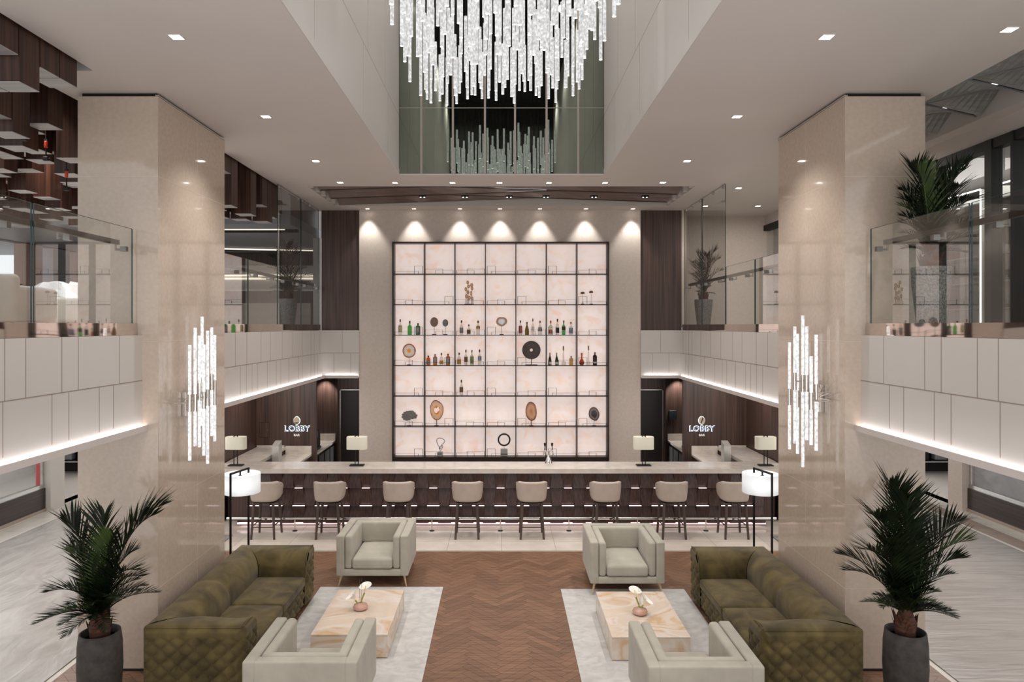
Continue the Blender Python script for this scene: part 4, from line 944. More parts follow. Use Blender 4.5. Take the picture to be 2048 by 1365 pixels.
RT = [(1770, 965), (1790, 985), (1712, 1012), (1935, 1040), (1905, 1062), (1735, 1060), (1690, 1080), (1683, 1140), (1700, 1128), (1745, 1165), (1902, 1100), (1905, 1145), (1878, 1210), (1875, 1180), (1840, 1050), (1860, 1080), (1760, 1080), (1725, 1190), (1830, 1130), (1790, 1140), (1850, 1200), (1770, 1210)]
UT = [(1757, 372), (1755, 425), (1785, 390), (1852, 322), (1840, 345), (1900, 350), (1925, 330), (1950, 365), (1985, 390), (1960, 430), (1780, 460), (1800, 440), (1880, 360), (1765, 405), (1900, 440), (1990, 440)]
palm((wx(200, 6.75), 6.75, .001), 'tall potted palm in a charcoal planter beside the pillar, left foreground', (203, 1232, wz(1232, 6.75)), [(205 + (a - 205) * .93, 1232 + (c - 1232) * .97) for a, c in LT], 6.75, (.2, .75), 4, 44, 'palms in charcoal floor planters')
palm((wx(1811, 6.75), 6.75, .001), 'tall potted palm in a charcoal planter beside the pillar, right foreground', (1808, 1230, wz(1230, 6.75)), [(1808 + (a - 1808) * .93, 1230 + (c - 1230) * .97) for a, c in RT], 6.75, (.2, .76), 9, 44, 'palms in charcoal floor planters')
palm((wx(1862, 7.05), 7.05, 3.661), 'wide spreading palm above the railing on the upper level, beside the pillar', (1862, 515, wz(515, 7.05) - 3.661), UT, 7.05, (.18, .63), 2, 30, lim=(4.16, 9, 5.5, 7.28), group='palms in speckled planters on the upper level', potmat=m_potg)
palm((wx(576, 14.6), 14.6, 3.661), 'palm in a speckled planter behind the tall glass screen under the grey ceiling', (576, 588, wz(588, 14.6) - 3.661), [(545, 515), (535, 535), (572, 492), (598, 505), (622, 520), (628, 548), (532, 558), (560, 505), (618, 562), (542, 572), (590, 515), (610, 535)], 14.6, (.19, .6), 5, 24, 'palms in speckled planters on the upper level', potmat=m_potg, lim=(-6, -4.16, 13, 15.2), hspread=.35, leafn=20, lsc=.9)
palm((wx(1407, 14.9), 14.9, 3.661), 'palm in a speckled planter behind the tall glass screen near the beige wall', (1407, 590, wz(590, 14.9) - 3.661), [(1385, 522), (1395, 508), (1430, 502), (1438, 518), (1440, 542), (1382, 545), (1385, 570), (1425, 522), (1410, 512), (1437, 560), (1400, 530)], 14.9, (.19, .6), 6, 24, 'palms in speckled planters on the upper level', potmat=m_potg, lim=(4.18, 6, 13, 15.7), hspread=.3, leafn=20, lsc=.8)
# ---- plastic sheets over the aisles
for sx, lab, mat in ((-1, 'crumpled protective plastic sheet over the aisle floor on the left', m_plastic), (1, 'rippled protective plastic sheet over the aisle floor on the right', m_plasr)):
    nx, ny = 60, 120; vs = []; rr = random.Random(2)
    for i in range(nx + 1):
        for j in range(ny + 1):
            u, v = i / nx, j / ny; y = 4.6 + 9.4 * v; xa = 4.74 if y < 12.4 else 5.46; x = xa + (8.52 - xa) * u
            z = .006 + .004 * (math.sin(x * 5 + y * 3.1) * math.sin(y * 4.3 - x * 2) + 1) / 2 + rr.uniform(0, .0015)
            vs.append((sx * x, y, z))
    n = ny + 1
    fs = [(i * n + j, (i + 1) * n + j, (i + 1) * n + j + 1, i * n + j + 1) for i in range(nx) for j in range(ny)]
    o = MB().add(vs, fs if sx > 0 else [f[::-1] for f in fs], 0, True).build('plastic_sheet', mat); tag(o, lab, 'plastic sheet', 'protective sheets on the aisle floors')
    o = MB().box(*sorted((sx * 8.49, sx * 8.56)), 4.6, 14.0, .0125, .0145).build('tape_strip', m_white); tag(o, 'pale tape along the outer edge of the plastic sheet on the ' + ('left' if sx < 0 else 'right'), 'tape', 'tape strips on the sheets')
# ---- upper level lounge pieces
def tub(loc, rz, lab, w=.45, d=.42, h=.78, mat=None):
    t = thing('tub_chair', lab, 'armchair', loc, rz, 'pale tub chairs on the upper level'); m_ = mat or m_tub
    MB().rbox(-w, w, d - .14, d, .08, h, .1).rbox(-w, -w + .14, -d, d - .02, .08, h * .8, .07).rbox(w - .14, w, -d, d - .02, .08, h * .8, .07).build('shell', m_, t)
    MB().rbox(-w + .13, w - .13, -d + .02, d - .13, .1, .42, .05, puff=.02).build('seat', m_, t)
    for sx in (-1, 1):
        for sy in (-1, 1): MB().tube((sx * (w - .08), sy * (d - .08), 0), (sx * (w - .1), sy * (d - .1), .1), .012, .018).build('leg', m_blackm, t)
    return t
m_tub = M('pale_grey_fabric', (176, 168, 160), (186, 178, 170), (4, 4, 4), rough=.7)
tub((wx(2, 8.7), 8.7, 3.661), PI, 'pale grey tub chair seen from behind at the picture edge, upper level', w=.46, h=.66)
tub((wx(88, 11.4), 11.4, 3.661), PI - .5, 'pale tub chair beside the plastic-covered one, upper level', w=.42, h=.62)
o = tub((wx(128, 12.6), 12.6, 3.661), PI - .3, 'pale tub chair under a clear plastic cover, upper level', w=.42, h=.6)
b = MB(); rr = random.Random(8); n = 28; vs = []
for k in range(9):
    for i in range(n):
        a = 2 * PI * i / n; f = k / 8; r = .1 + .62 * min(1, f * 1.6) + .05 * math.sin(5 * a + k) * f; z = .8 - .1 * f - .6 * max(0, f - .4) / .6 + .03 * math.sin(3 * a)
        vs.append((r * math.cos(a), r * math.sin(a) * .9, z + rr.uniform(-.012, .012)))
b.add(vs, [(k * n + i, k * n + (i + 1) % n, (k + 1) * n + (i + 1) % n, (k + 1) * n + i) for k in range(8) for i in range(n)] + [tuple(range(n))], 0, False)
tag(b.build('plastic_cover', M('cloudy_plastic_cover', (176, 175, 174), (196, 195, 194), rough=.2), loc=(wx(128, 12.6), 12.6, 3.67)), 'cloudy crumpled plastic cover thrown over a tub chair, upper level', 'cover')
t = thing('service_counter', 'long pale counter with dark wood band at the end of the upper level', 'counter', (-6.2, 17.8, 3.661))
MB().box(-1.9, 1.35, 0, .6, 0, .62).build('front', M('pale_oak', (196, 182, 168), (208, 194, 180), (.8, 6, 6), rough=.45), t); MB().box(-1.95, 1.4, -.03, .6, .62, .92).build('wood_band', m_wood, t); MB().box(-2, 1.45, -.06, .62, .92, .96).build('top', m_top, t)
# ---- shop contents
t = thing('red_column', 'round red column inside the shop behind the window on the left', 'column', (-9.78, 14.85, 0))
MB().lathe([(.085, .06), (.085, 2.5)], 24).build('shaft', M('bright_red_paint', (196, 40, 62), (206, 50, 72), rough=.4), t); MB().lathe([(.11, 0), (.11, .06), (.0, .06)], 24).build('foot', m_white, t)
for k, (x, y, lab) in enumerate(((-10.9, 17.6, 'dark shop display beyond the passage on the left'), (11.0, 17.6, 'dark shop display beyond the passage on the right'))):
    t = thing('display_rack', lab, 'rack', (x, y, 0), group='dark display racks beyond the passages')
    MB().box(-.9, -.85, -.2, .2, 0, 2.4).box(.85, .9, -.2, .2, 0, 2.4).box(-.9, .9, .18, .2, 0, 2.4).build('frame', m_blackm, t)
    for q in range(4): MB().box(-.85, .85, -.2, .18, .3 + q * .55, .33 + q * .55).build('shelf', m_steel, t)
    for q in range(3): MB().rbox(-.6 + q * .45, -.3 + q * .45, -.1, .1, .34, .34 + .3, .02).build('stock_box', [m_blackm, m_ceilg, m_woodh][q], t)
# shelving with light strips in the upper shop
for k in range(4):
    t = thing('lit_shop_shelf', 'glass-fronted shop shelf with vertical light strips, %s along the upper shop wall' % ORD[k], 'shelving', (7.6, 6.0 + k * 1.7, 3.661), group='lit shelves of the upper shop')
    MB().box(0, .5, -.02, .0, 0, 2.2).box(0, .5, 1.38, 1.4, 0, 2.2).box(.48, .5, 0, 1.4, 0, 2.2).build('carcass', m_white, t)
    for q in range(5): MB().box(.02, .48, 0, 1.38, .3 + q * .42, .32 + q * .42).build('shelf', m_steel, t)
    for y in (-.018, 1.36): MB().box(-.012, 0, y, y + .03, .0, 2.2).build('light_strip', m_led, t)
    MB().box(-.012, 0, 0, 1.36, 2.19, 2.215).build('light_strip', m_led, t)
# ================================================================== BACKLIT SHELF
YS = 15.0; YP = 15.24
def sx_(px): return (px - CX) * YS / F
def sz_(py): return H - (py - CY) * YS / F
gx = [787.0 + 61.22 * i for i in range(8)]; gz = [486.6 + 61.17 * i for i in range(8)]
sh = thing('backlit_shelf', 'tall grid shelf of forty-nine backlit rose onyx cells in a dark frame', 'shelf', (0, YS, 0))
X = [sx_(p) for p in gx]; Zr = [sz_(p) for p in gz]; e = .014
b = MB()
b.box(X[0] - .03, X[0] + .008, 0, .23, Zr[7] - .09, Zr[0] + .03).box(X[7] - .008, X[7] + .03, 0, .23, Zr[7] - .09, Zr[0] + .03).box(X[0], X[7], 0, .23, Zr[0] - .002, Zr[0] + .03).box(X[0], X[7], 0, .23, Zr[7] - .09, Zr[7])
b.build('frame', m_frame, sh)
for i in range(1, 7): MB().box(X[i] - .009, X[i] + .009, 0, .228, Zr[7], Zr[0]).build('divider', m_frame, sh)
shelf_me = MB().box(X[0], X[7], 0, .226, -.016, 0).mesh('shelf_board', m_frame)
for j in range(1, 7):
    o = bpy.data.objects.new('shelf_board', shelf_me); COL.objects.link(o); o.parent = sh; o.location = (0, 0, Zr[j])
pw, phh = X[1] - X[0], Zr[0] - Zr[1]
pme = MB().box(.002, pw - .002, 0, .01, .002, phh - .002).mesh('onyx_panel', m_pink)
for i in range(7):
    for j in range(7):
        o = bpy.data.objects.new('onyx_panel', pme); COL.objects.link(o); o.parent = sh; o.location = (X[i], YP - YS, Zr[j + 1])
def wires(kind, flip):
    b = MB(); r = .0042; w = pw
    def rect(u0, u1, h, y):
        if flip: u0, u1 = 1 - u1, 1 - u0
        p = [(u0 * w, y, 0.001), (u0 * w, y, h * w), (u1 * w, y, h * w), (u1 * w, y, .001)]
        for a, c in zip(p, p[1:]): b.box(min(a[0], c[0]) - r, max(a[0], c[0]) + r, y - r, y + r, min(a[2], c[2]), max(a[2], c[2]) + r)
    if kind == 'A': rect(.03, .8, .085, .06); rect(.67, .94, .25, .05)
    else: rect(.03, .6, .16, .06); rect(.37, .94, .115, .05)
    return b.mesh('wire_frame', m_wire)
WM = {(k, f): wires(k, f) for k in 'AB' for f in (0, 1)}
rowA = [('A', 0), ('B', 0), ('B', 1), ('A', 1), ('B', 1), ('A', 1), ('B', 1)]; rowB = [('B', 0), ('A', 0), ('B', 0), ('B', 1), ('A', 1), ('B', 1), ('A', 1)]
for j in range(7):
    for i in range(7):
        o = bpy.data.objects.new('wire_frame', WM[(rowA if j % 2 == 0 else rowB)[i]]); COL.objects.link(o); o.parent = sh
        o.location = (X[i], 0, Zr[j + 1] + (0 if j < 6 else .0))
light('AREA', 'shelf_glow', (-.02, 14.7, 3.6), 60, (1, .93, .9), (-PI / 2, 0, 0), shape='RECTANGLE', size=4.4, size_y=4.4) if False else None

# ---- bottles
def gm(name, col): return glassmat(name, tuple(math.sqrt(v) * .97 for v in lin(col)), .03, refl=(.8, .8, .8), power=5.)
GL = {'clear': gm('clear_bottle', (228, 222, 218)), 'green': gm('green_bottle', (84, 170, 84)), 'dgreen': gm('deep_green_bottle', (58, 128, 76)), 'olive': gm('olive_bottle', (112, 96, 34)), 'champ': gm('champagne_bottle', (36, 44, 24)),
      'amber': gm('amber_bottle', (196, 104, 44)), 'cognac': gm('cognac_bottle', (186, 74, 28)), 'black': gm('black_bottle', (50, 36, 36)), 'pale': gm('pale_green_bottle', (198, 206, 178)), 'gold': gm('golden_tequila', (190, 160, 100))}
LB = {k: M('label_' + k, tuple(min(255, int(c * 1.2)) for c in v), rough=.6) for k, v in {'grey': (134, 130, 128), 'cream': (170, 164, 128), 'brown': (104, 78, 60), 'red': (160, 96, 84), 'black': (48, 34, 30), 'green': (112, 128, 84), 'blue': (128, 132, 156), 'gold': (176, 132, 66), 'white': (198, 190, 182), 'tan': (150, 120, 84)}.items()}
CP = {k: M('cap_' + k, v, rough=.4) for k, v in {'dark': (58, 46, 44), 'brown': (112, 78, 66), 'orange': (186, 100, 62), 'gold': (178, 130, 70), 'red': (130, 60, 56), 'beige': (150, 126, 110), 'grey': (120, 112, 108)}.items()}
def bottle(px, py0, pyt, w, gl, lb, cp, lab, shape='n', lr=(.12, .5), row=''):
    s = YS / F; Y = YS + .135; k = Y / YS
    h = (py0 - pyt) * s; r = w * s / 2
    t = thing('liquor_bottle', lab, 'bottle', ((px - CX) * Y / F, Y, 0), group='bottles on the backlit shelf')
    j = min(range(1, 8), key=lambda q: abs(gz[q] - py0)); t.location.z = Zr[j] + .0008
    neck = max(.009, r * .3)
    if shape == 'n': pf = [(0, 0), (r * .95, 0), (r, .01), (r, h * .56), (r * .8, h * .63), (neck, h * .72), (neck, h * .86)]
    elif shape == 'w': pf = [(0, 0), (r * .95, 0), (r, .01), (r, h * .34), (r * .75, h * .55), (neck, h * .74), (neck, h * .88)]
    elif shape == 's': pf = [(0, 0), (r * .95, 0), (r, .01), (r, h * .7), (r * .85, h * .75), (neck, h * .8), (neck, h * .88)]
    elif shape == 't': pf = [(0, 0), (r, 0), (r, .015), (r * .9, h * .16), (r * .42, h * .2), (r * .4, h * .5), (neck, h * .72), (neck, h * .8)]
    else: pf = [(0, 0), (r * .7, 0), (r, h * .12), (r, h * .3), (r * .7, h * .42), (neck, h * .55), (neck, h * .85)]
    MB().lathe(pf, 16).build('glass', GL[gl], t)
    def rad(z):
        for (r0, z0), (r1, z1) in zip(pf, pf[1:]):
            if z0 <= z <= z1 and z1 > z0: return r0 + (r1 - r0) * (z - z0) / (z1 - z0)
        return r
    if lb:
        z0, z1 = lr[0] * h, lr[1] * h; MB().lathe([(rad(z0 + (z1 - z0) * q / 4) + .0015, z0 + (z1 - z0) * q / 4) for q in range(5)], 16, close=False).build('label', LB[lb], t)
    zc = pf[-1][1]; MB().lathe([(neck + .002, zc - .012), (neck + .003, zc), (neck + .003, h), (0, h)], 12).build('cap', CP[cp], t)
B = lambda x, o=770: o + x / 8.533
r3, r4, r5 = 668.9, 730.2, 791.4
cat_ = [
 (B(260), r3, B(152, 620), 7.2, 'clear', 'cream', 'brown', 'clear bottle with cream label, first on the shelf left of the green bottles', 'n', (.15, .6)),
 (B(422), r3, B(180, 620), 8.8, 'green', None, 'dark', 'bright green slim bottle, in the leftmost column', 'n'),
 (B(562), r3, B(218, 620), 9.4, 'dgreen', 'grey', 'dark', 'squat green bottle with large grey label, in the leftmost column', 's', (.1, .62)),
 (B(1305), r3, B(170, 620), 7.0, 'clear', 'grey', 'dark', 'clear bottle with silver grey label, third column beside the small brown bottle', 'n', (.12, .5)),
 (B(1430), r3, B(240, 620), 7.0, 'clear', 'brown', 'dark', 'small bottle with brown label, third column, shortest of its shelf', 'n', (.08, .48)),
 (B(1588), r3, B(175, 620), 7.6, 'clear', 'tan', 'dark', 'clear bottle with a tan shield label, third column beside the divider', 'n', (.42, .64)),
 (B(350, 1000), r3, B(172, 620), 7.0, 'clear', 'red', 'brown', 'clear bottle with reddish labels, right of the heart-shaped stone', 'n', (.1, .62)),
 (B(460, 1000), r3, B(192, 620), 8.2, 'olive', None, 'brown', 'olive sloping wine bottle, fifth column', 'w'),
 (B(560, 1000), r3, B(140, 620), 5.6, 'clear', 'white', 'dark', 'tall slim clear bottle, fifth column beside the olive bottle', 'n', (.25, .5)),
 (B(683, 1000), r3, B(178, 620), 8.4, 'clear', 'grey', 'grey', 'clear broad bottle with grey label, fifth column beside the divider', 'w', (.25, .54)),
 (B(865, 1000), r3, B(175, 620), 7.6, 'pale', 'red', 'orange', 'greenish bottle with orange cap and red label, sixth column', 'n', (.08, .36)),
 (B(980, 1000), r3, B(145, 620), 7.0, 'clear', 'black', 'dark', 'clear bottle with dark brown label, sixth column, tallest there', 'n', (.12, .45)),
 (B(1087, 1000), r3, B(172, 620), 7.2, 'green', 'black', 'red', 'vivid green bottle with black label and red cap, sixth column', 'n', (.32, .56)),
 (B(1210, 1000), r3, B(195, 620), 7.4, 'clear', 'blue', 'grey', 'clear bottle with blue-red label, sixth column beside the divider', 'n', (.1, .54)),
 (B(740), r4, B(778, 620), 8.0, 'amber', 'grey', 'dark', 'small amber bottle with black cap, leftmost of the four ambers', 's', (.12, .42)),
 (B(855), r4, B(752, 620), 8.2, 'amber', 'grey', 'grey', 'amber bottle with grey label and grey cap, second of the four', 's', (.18, .66)),
 (B(963), r4, B(733, 620), 7.8, 'clear', 'gold', 'brown', 'clear bottle with amber band at its foot, among the amber bottles', 'n', (.08, .36)),
 (B(1075), r4, B(745, 620), 8.4, 'amber', 'grey', 'brown', 'amber bottle with grey label beside the column divider, largest of the four', 's', (.12, .62)),
 (B(1265), r4, B(728, 620), 7.4, 'clear', 'gold', 'dark', 'clear bottle with yellow-brown label, leftmost of the third column in the lower bottle row', 'n', (.08, .45)),
 (B(1380), r4, B(677, 620), 6.8, 'clear', 'brown', 'dark', 'clear bottle with slanted brown label, lower bottle row, third column', 'n', (.2, .53)),
 (B(1483), r4, B(682, 620), 7.0, 'pale', 'green', 'grey', 'pale green bottle with green label, lower bottle row, third column', 'n', (.1, .56)),
 (B(1615), r4, B(673, 620), 7.0, 'clear', 'blue', 'dark', 'clear bottle with blue-grey label, lower bottle row, beside the empty middle cell', 'n', (.28, .56)),
 (B(852, 1000), r4, B(730, 620), 6.6, 'champ', 'white', 'gold', 'dark champagne bottle with gold foil beside the round dark disc', 'w', (.05, .26)),
 (B(968, 1000), r4, B(730, 620), 6.6, 'champ', 'white', 'gold', 'second dark champagne bottle with gold foil, next to the slim decanter', 'w', (.05, .26)),
 (B(1082, 1000), r4, B(615, 620), 7.4, 'clear', None, 'beige', 'very tall slim-necked bottle with beige stopper, sixth column', 't'),
 (B(1215, 1000), r4, B(787, 620), 8.0, 'gold', None, 'beige', 'short golden tequila bottle, sixth column beside the divider', 's'),
 (B(1395, 1000), r4, B(733, 620), 9.4, 'cognac', 'brown', 'orange', 'round-bellied orange cognac bottle, last column', 'r', (.06, .22)),
 (B(1510, 1000), r4, B(610, 620), 7.4, 'clear', None, 'beige', 'very tall slim-necked bottle with pinkish stopper, last column', 't'),
 (B(1620, 1000), r4, B(720, 620), 8.4, 'black', 'white', 'red', 'black bottle with white band and red neck, last column', 's', (.15, .26)),
 (B(1303), r5, 620 + 1197 / 8.533, 7.0, 'clear', 'brown', 'dark', 'single clear bottle with brown label standing alone in the third column', 'n', (.2, .52)),
]
for c in cat_: bottle(c[0], c[1], c[2], c[3], c[4], c[5], c[6], c[7], *c[8:])
# ---- mineral slices on stands
def stonemat(name, stops, sc=3.):
    m = ramp(M(name, (0, 0, 0), scale=(14, 14, 14), rough=.2, coat=.3, detail=6), stops); nt = m.node_tree; N = nt.nodes; L = nt.links
    uv = N.new('ShaderNodeUVMap'); sp = N.new('ShaderNodeSeparateXYZ'); L.new(uv.outputs[0], sp.inputs[0])
    nz = [n for n in N if n.type == 'TEX_NOISE'][0]; ma = N.new('ShaderNodeMath'); ma.operation = 'MULTIPLY_ADD'; ma.inputs[1].default_value = .22; L.new(nz.outputs['Fac'], ma.inputs[0]); L.new(sp.outputs[0], ma.inputs[2])
    sb = N.new('ShaderNodeMath'); sb.operation = 'SUBTRACT'; sb.inputs[1].default_value = .11; L.new(ma.outputs[0], sb.inputs[0]); L.new(sb.outputs[0], N[m['ramp']].inputs[0])
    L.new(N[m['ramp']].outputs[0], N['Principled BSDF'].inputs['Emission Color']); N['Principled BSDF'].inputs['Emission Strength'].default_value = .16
    return m
def slice_mesh(rx, rz, rough, seed, th=.02, hole=0., shape=None):
    rr = random.Random(seed); n = 64; ph = [(rr.uniform(0, 6.28), rr.uniform(.5, 1)) for _ in range(6)]
    def rad(a):
        v = 1 + rough * sum(math.sin((k + 2) * a * (1 if k < 4 else 2.5) // 1e-9 * 1e-9 + p) * w / (k + 1) for k, (p, w) in enumerate(ph[:5])) * .5
        if rough > .3: v *= 1 + .05 * math.sin(13 * a + 1) + .04 * math.sin(23 * a) + .03 * math.sin(31 * a + 2)
        if shape: v *= shape(a)
        return v
    rows = 8; b = MB(); vs = []; uv = []
    for side in (-1, 1):
        for k in range(rows + 1):
            f = hole + (1 - hole) * k / rows
            for i in range(n):
                a = 2 * PI * i / n; q = rad(a) * f if f > hole + 1e-6 or hole == 0 else hole * (1 + (rough > .02) * (.35 * math.sin(2 * a + 1) + .2 * math.sin(3 * a)))
                vs.append((rx * q * math.cos(a), side * th / 2, rz * q * math.sin(a))); uv.append((f, i / n))
    m = (rows + 1) * n; fs = []
    for k in range(rows):
        for i in range(n):
            q = (k * n + i, k * n + (i + 1) % n, (k + 1) * n + (i + 1) % n, (k + 1) * n + i); fs += [q[::-1][::-1], tuple(m + x for x in q[::-1])]
    for k in ([rows] if hole == 0 else [rows, 0]):
        fs += [(k * n + i, k * n + (i + 1) % n, m + k * n + (i + 1) % n, m + k * n + i) for i in range(n)]
    b.add(vs, fs, 0, True, uv); return b
def mineral(px, py, rx, ry, row, mat, lab, rough=.15, seed=1, hole=0., shape=None, stem_r=.004, base=.045, th=.025, name='mineral_slice', cat='mineral'):
    Y = YS + .12; s = Y / F; j = row; zb_ = Zr[j] + .0008; x = (px - CX) * s; z = H - (py - CY) * s
    t = thing(name, lab, cat, (x, Y, zb_), group='mineral pieces on the backlit shelf')
    slice_mesh(rx * s, ry * s, rough, seed, th, hole, shape).build('stone', mat, t, loc=(0, 0, z - zb_))
    MB().tube((0, 0, .012), (0, 0, z - zb_ - ry * s * .8), stem_r, n=8).build('stem', m_frame, t)
    MB().rbox(-base, base, -.03, .03, 0, .012, .003).build('base', m_frame, t)
q = 8.533
ag1 = stonemat('agate_cream_orange', [(0, (220, 120, 30)), (.28, (226, 150, 60)), (.36, (222, 200, 186)), (.78, (206, 184, 170)), (.88, (150, 92, 60)), (1, (110, 74, 54))])
ag2 = stonemat('agate_orange_rim', [(.2, (250, 240, 230)), (.36, (206, 120, 50)), (.5, (214, 168, 124)), (.85, (206, 160, 124)), (.97, (110, 76, 60))])
ag3 = stonemat('agate_brown', [(0, (170, 90, 30)), (.3, (186, 128, 84)), (.6, (196, 140, 100)), (.85, (150, 96, 62)), (1, (80, 52, 40))])
hrt = stonemat('agate_heart', [(.45, (226, 220, 218)), (.6, (190, 176, 168)), (.72, (150, 112, 90)), (.9, (176, 132, 108)), (1, (120, 86, 68))])
cor = M('grey_coral', (96, 92, 90), (142, 136, 130), (50, 50, 50), rough=.9, bump=.6); eggb = M('speckled_brown_egg', (92, 58, 48), (170, 138, 120), (110, 110, 110), rough=.5, detail=2); eggg = M('grey_egg', (92, 92, 92), (136, 134, 132), (40, 40, 40), rough=.4)
geo = stonemat('dark_geode', [(0, (30, 18, 16)), (.5, (46, 30, 28)), (.62, (120, 104, 98)), (.85, (96, 76, 68)), (1, (70, 50, 42))]); dsk = M('dark_iron_disc', (78, 66, 65), (92, 79, 76), (9, 9, 9), rough=.6); mus = M('brown_fossil', (96, 66, 56), (130, 96, 80), (90, 90, 90), rough=.6)
mineral(B(412), B(700, 620), 110 / q, 122 / q, 4, ag1, 'round cream agate slice with orange heart, leftmost column', .05, 3)
mineral(B(840), B(210, 620), 65 / q, 82 / q, 3, eggb, 'speckled brown egg-shaped stone on a stand', .01, 4, th=.05)
mineral(B(1030), B(225, 620), 48 / q, 62 / q, 3, eggg, 'small grey egg-shaped stone beside the speckled brown one', .01, 5, th=.05)
mineral(B(1990), B(200, 620), 100 / q, 82 / q, 3, hrt, 'heart-shaped agate slice with pale crystal centre, middle column', .12, 6, shape=lambda a: 1 - .18 * max(0, math.sin(a)) ** 6 - .16 * abs(math.cos(a)) * max(0, -math.sin(a)))
mineral(B(535, 1000), B(688, 620), 156 / q, 156 / q, 4, dsk, 'large dark disc with a central hole on a post', .0, 7, hole=.17, stem_r=.008, base=.13)
mineral(B(412), B(525, 770), 112 / q, 92 / q, 6, cor, 'ragged grey coral piece, leftmost column', .38, 18, th=.04)
mineral(B(882), B(432, 770), 114 / q, 170 / q, 6, ag2, 'tall oval agate with a white hollow centre, second column', .1, 9, hole=.34, stem_r=.008)
mineral(B(532, 1000), B(455, 770), 97 / q, 160 / q, 6, ag3, 'tall oval brown agate slice, fifth column', .1, 10, stem_r=.008)
mineral(B(1605, 1000), B(498, 770), 90 / q, 116 / q, 6, geo, 'dark brown geode half with black centre, last column', .14, 12)
for x_, y_, lab in ((1410, 1000, 'lower brown mushroom-shaped fossil on a thin stand, last column'), (1555, 985, 'higher brown mushroom-shaped fossil on a thin stand, last column')):
    mineral(B(x_, 1000), B(y_, 470), 36 / q, 30 / q, 2, mus, lab, .02, 13, shape=lambda a: 1 if math.sin(a) > -.1 else 1 / (1 + 1.4 * (-math.sin(a))), stem_r=.003, base=.035)
# cluster of small agate slices
Y = YS + .12; s = Y / F
t = thing('agate_cluster', 'cluster of eleven small golden agate slices on thin rods, third column', 'mineral', (wx(B(1435), Y), Y, Zr[2] + .0008), group='mineral pieces on the backlit shelf')
MB().rbox(-.1, .1, -.03, .03, 0, .01, .003).build('base', m_frame, t)
ag4 = stonemat('small_golden_agate', [(0, (226, 190, 150)), (.4, (206, 156, 96)), (.7, (176, 116, 52)), (1, (120, 76, 36))])
for k, (x_, y_, a, c) in enumerate(((1412, 815, 22, 32), (1478, 858, 26, 30), (1426, 880, 24, 30), (1380, 930, 22, 34), (1485, 915, 22, 32), (1415, 980, 24, 32), (1470, 1000, 18, 40), (1388, 1050, 20, 38), (1440, 1075, 24, 34), (1490, 1085, 18, 28), (1420, 1095, 16, 22))):
    x = (B(x_) - B(1435)) * s; z = H - (B(y_, 470) - CY) * s - Zr[2]; dy = .012 * (k % 3 - 1)
    slice_mesh(a / q * s, c / q * s, .06, k + 30, .01).build('slice', ag4, t, loc=(x, dy, z)); MB().tube((x, dy, .01), (x, dy, z - c / q * s * .8), .0025, n=6).build('rod', m_wire, t)
# ring and loop sculptures on plinths
def base_block(px0, px1, py0, t, x): w = (px1 - px0) * s / 2; hh = H - (py0 - CY) * s - Zr[7]; MB().rbox(-w, w, -.05, .05, 0, hh, .003).build('plinth', M('grey_stone_plinth', (150, 148, 146), (162, 160, 158), rough=.4), t); return hh
x = wx(B(70, 1000), Y); t = thing('ring_sculpture', 'bronze ring standing on a grey block, middle column at the bottom', 'sculpture', (x, Y, Zr[7] + .0008))
hh = base_block(1001.5, 1015.5, B(1095, 770), t, x); zc = H - (B(940, 770) - CY) * s - Zr[7]; r = 97 / q * s
MB().path([(r * math.cos(a * PI / 20), 0, zc + r * math.sin(a * PI / 20)) for a in range(40)], .017, n=10, closed=True).build('ring', m_bronze, t); MB().tube((0, 0, hh), (0, 0, zc - r), .004, n=6).build('stem', m_steel, t)
x = wx(B(934), Y); t = thing('loop_sculpture', 'thin bronze wire knot on a grey block, second column at the bottom', 'sculpture', (x, Y, Zr[7] + .0008))
hh = base_block(B(893), B(975), B(1150, 770), t, x)
lp = [(940, 1130), (960, 1110), (985, 1060), (975, 1040), (960, 1060), (940, 1100), (930, 1070), (905, 1030), (885, 980), (890, 930), (930, 912), (985, 925), (1018, 960), (1000, 1000), (955, 1040), (925, 1090), (935, 1130)]
pts = [((B(a) - B(934)) * s, .006 * math.sin(i * 1.7), H - (B(c, 770) - CY) * s - Zr[7]) for i, (a, c) in enumerate(lp)]
cr = []
for i in range(len(pts) - 1):
    P = [Vector(pts[max(0, min(len(pts) - 1, i + k))]) for k in (-1, 0, 1, 2)]
    for u in (0, .25, .5, .75): cr.append(.5 * (2 * P[1] + (P[2] - P[0]) * u + (2 * P[0] - 5 * P[1] + 4 * P[2] - P[3]) * u * u + (-P[0] + 3 * P[1] - 3 * P[2] + P[3]) * u ** 3))
MB().path(cr, .006, n=7).tube((0, 0, hh), cr[0], .004, n=6).build('wire', m_bronze, t)

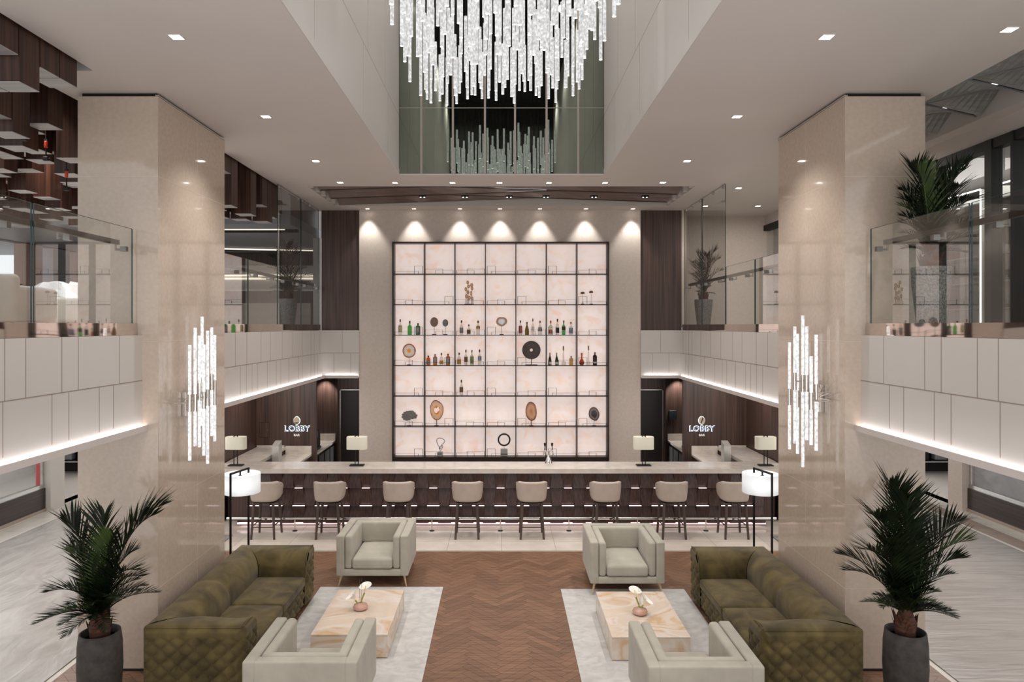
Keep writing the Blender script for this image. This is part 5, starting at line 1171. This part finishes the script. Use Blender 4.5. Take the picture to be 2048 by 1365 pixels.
# ================================================================== LIGHT AND CAMERA
for sx in (-1, 1):
    for y_ in (1.5, 4.5, 7.5, 10.3): light('SPOT', 'shaft_fill_light', (sx * 1.35, y_, 10.8), 190, (1, .97, .95), (0, sx * .1, 0), spot_size=2.4, spot_blend=.6, shadow_soft_size=.08)  # added fill spots high in the shaft, no fixtures there
light('AREA', 'lounge_fill_left', (-7, 11, 5.35), 120, (.94, .97, 1), shape='RECTANGLE', size=4, size_y=6)  # added fill to brighten the upper lounge, not a fixture
light('AREA', 'lounge_fill_right', (5.1, 12.5, 6.1), 60, (1, .95, .9), shape='RECTANGLE', size=1.5, size_y=5)  # added fill for the opposite upper level, not a fixture
for sx in (-1, 1):
    light('AREA', 'aisle_lamp', (sx * 6.6, 9, 2.55), 150, (1, .97, .94), shape='RECTANGLE', size=2.4, size_y=9)
    light('AREA', 'shop_lamp', (sx * 10.3, 11, 2.5), 90, (1, .99, .98), shape='RECTANGLE', size=1.6, size_y=8)
    light('AREA', 'passage_lamp', (sx * 8, 18, 2.5), 70, (1, .99, .98), shape='RECTANGLE', size=3, size_y=4)
for sx in (-1, 1): light('AREA', 'bar_soffit_fill', (sx * 4.55, 14.0, 2.56), 20, (1, .93, .88), (.35, 0, 0), shape='RECTANGLE', size=1.2, size_y=.8)  # added fill under the soffit to lift the dark walnut walls
light('AREA', 'upper_shop_lamp', (7.8, 9.5, 5.95), 110, (1, .99, .98), shape='RECTANGLE', size=1.4, size_y=8)
w = bpy.data.worlds.new('World'); SC.world = w; w.use_nodes = True
w.node_tree.nodes['Background'].inputs[0].default_value = (.97, .975, .98, 1); w.node_tree.nodes['Background'].inputs[1].default_value = 1.15
cam = bpy.data.cameras.new('Camera'); co = bpy.data.objects.new('Camera', cam); COL.objects.link(co)
co.location = (0, 0, H); co.rotation_euler = (PI / 2, 0, 0); cam.sensor_width = 36; cam.lens = 36 * F / 2048
cam.shift_x = (1024 - CX) / 2048; cam.shift_y = -(682.5 - CY) / 2048; cam.clip_end = 200; cam.clip_start = .05
SC.camera = co
SC.view_settings.view_transform = 'Standard'; SC.view_settings.look = 'None'; SC.view_settings.exposure = 0.2
cy = SC.cycles
cy.max_bounces = 7; cy.diffuse_bounces = 3; cy.glossy_bounces = 4; cy.transmission_bounces = 4; cy.transparent_max_bounces = 14
cy.caustics_reflective = False; cy.caustics_refractive = False; cy.sample_clamp_indirect = 4; cy.sample_clamp_direct = 0
cy.use_denoising = True; cy.use_adaptive_sampling = True; cy.adaptive_threshold = .02
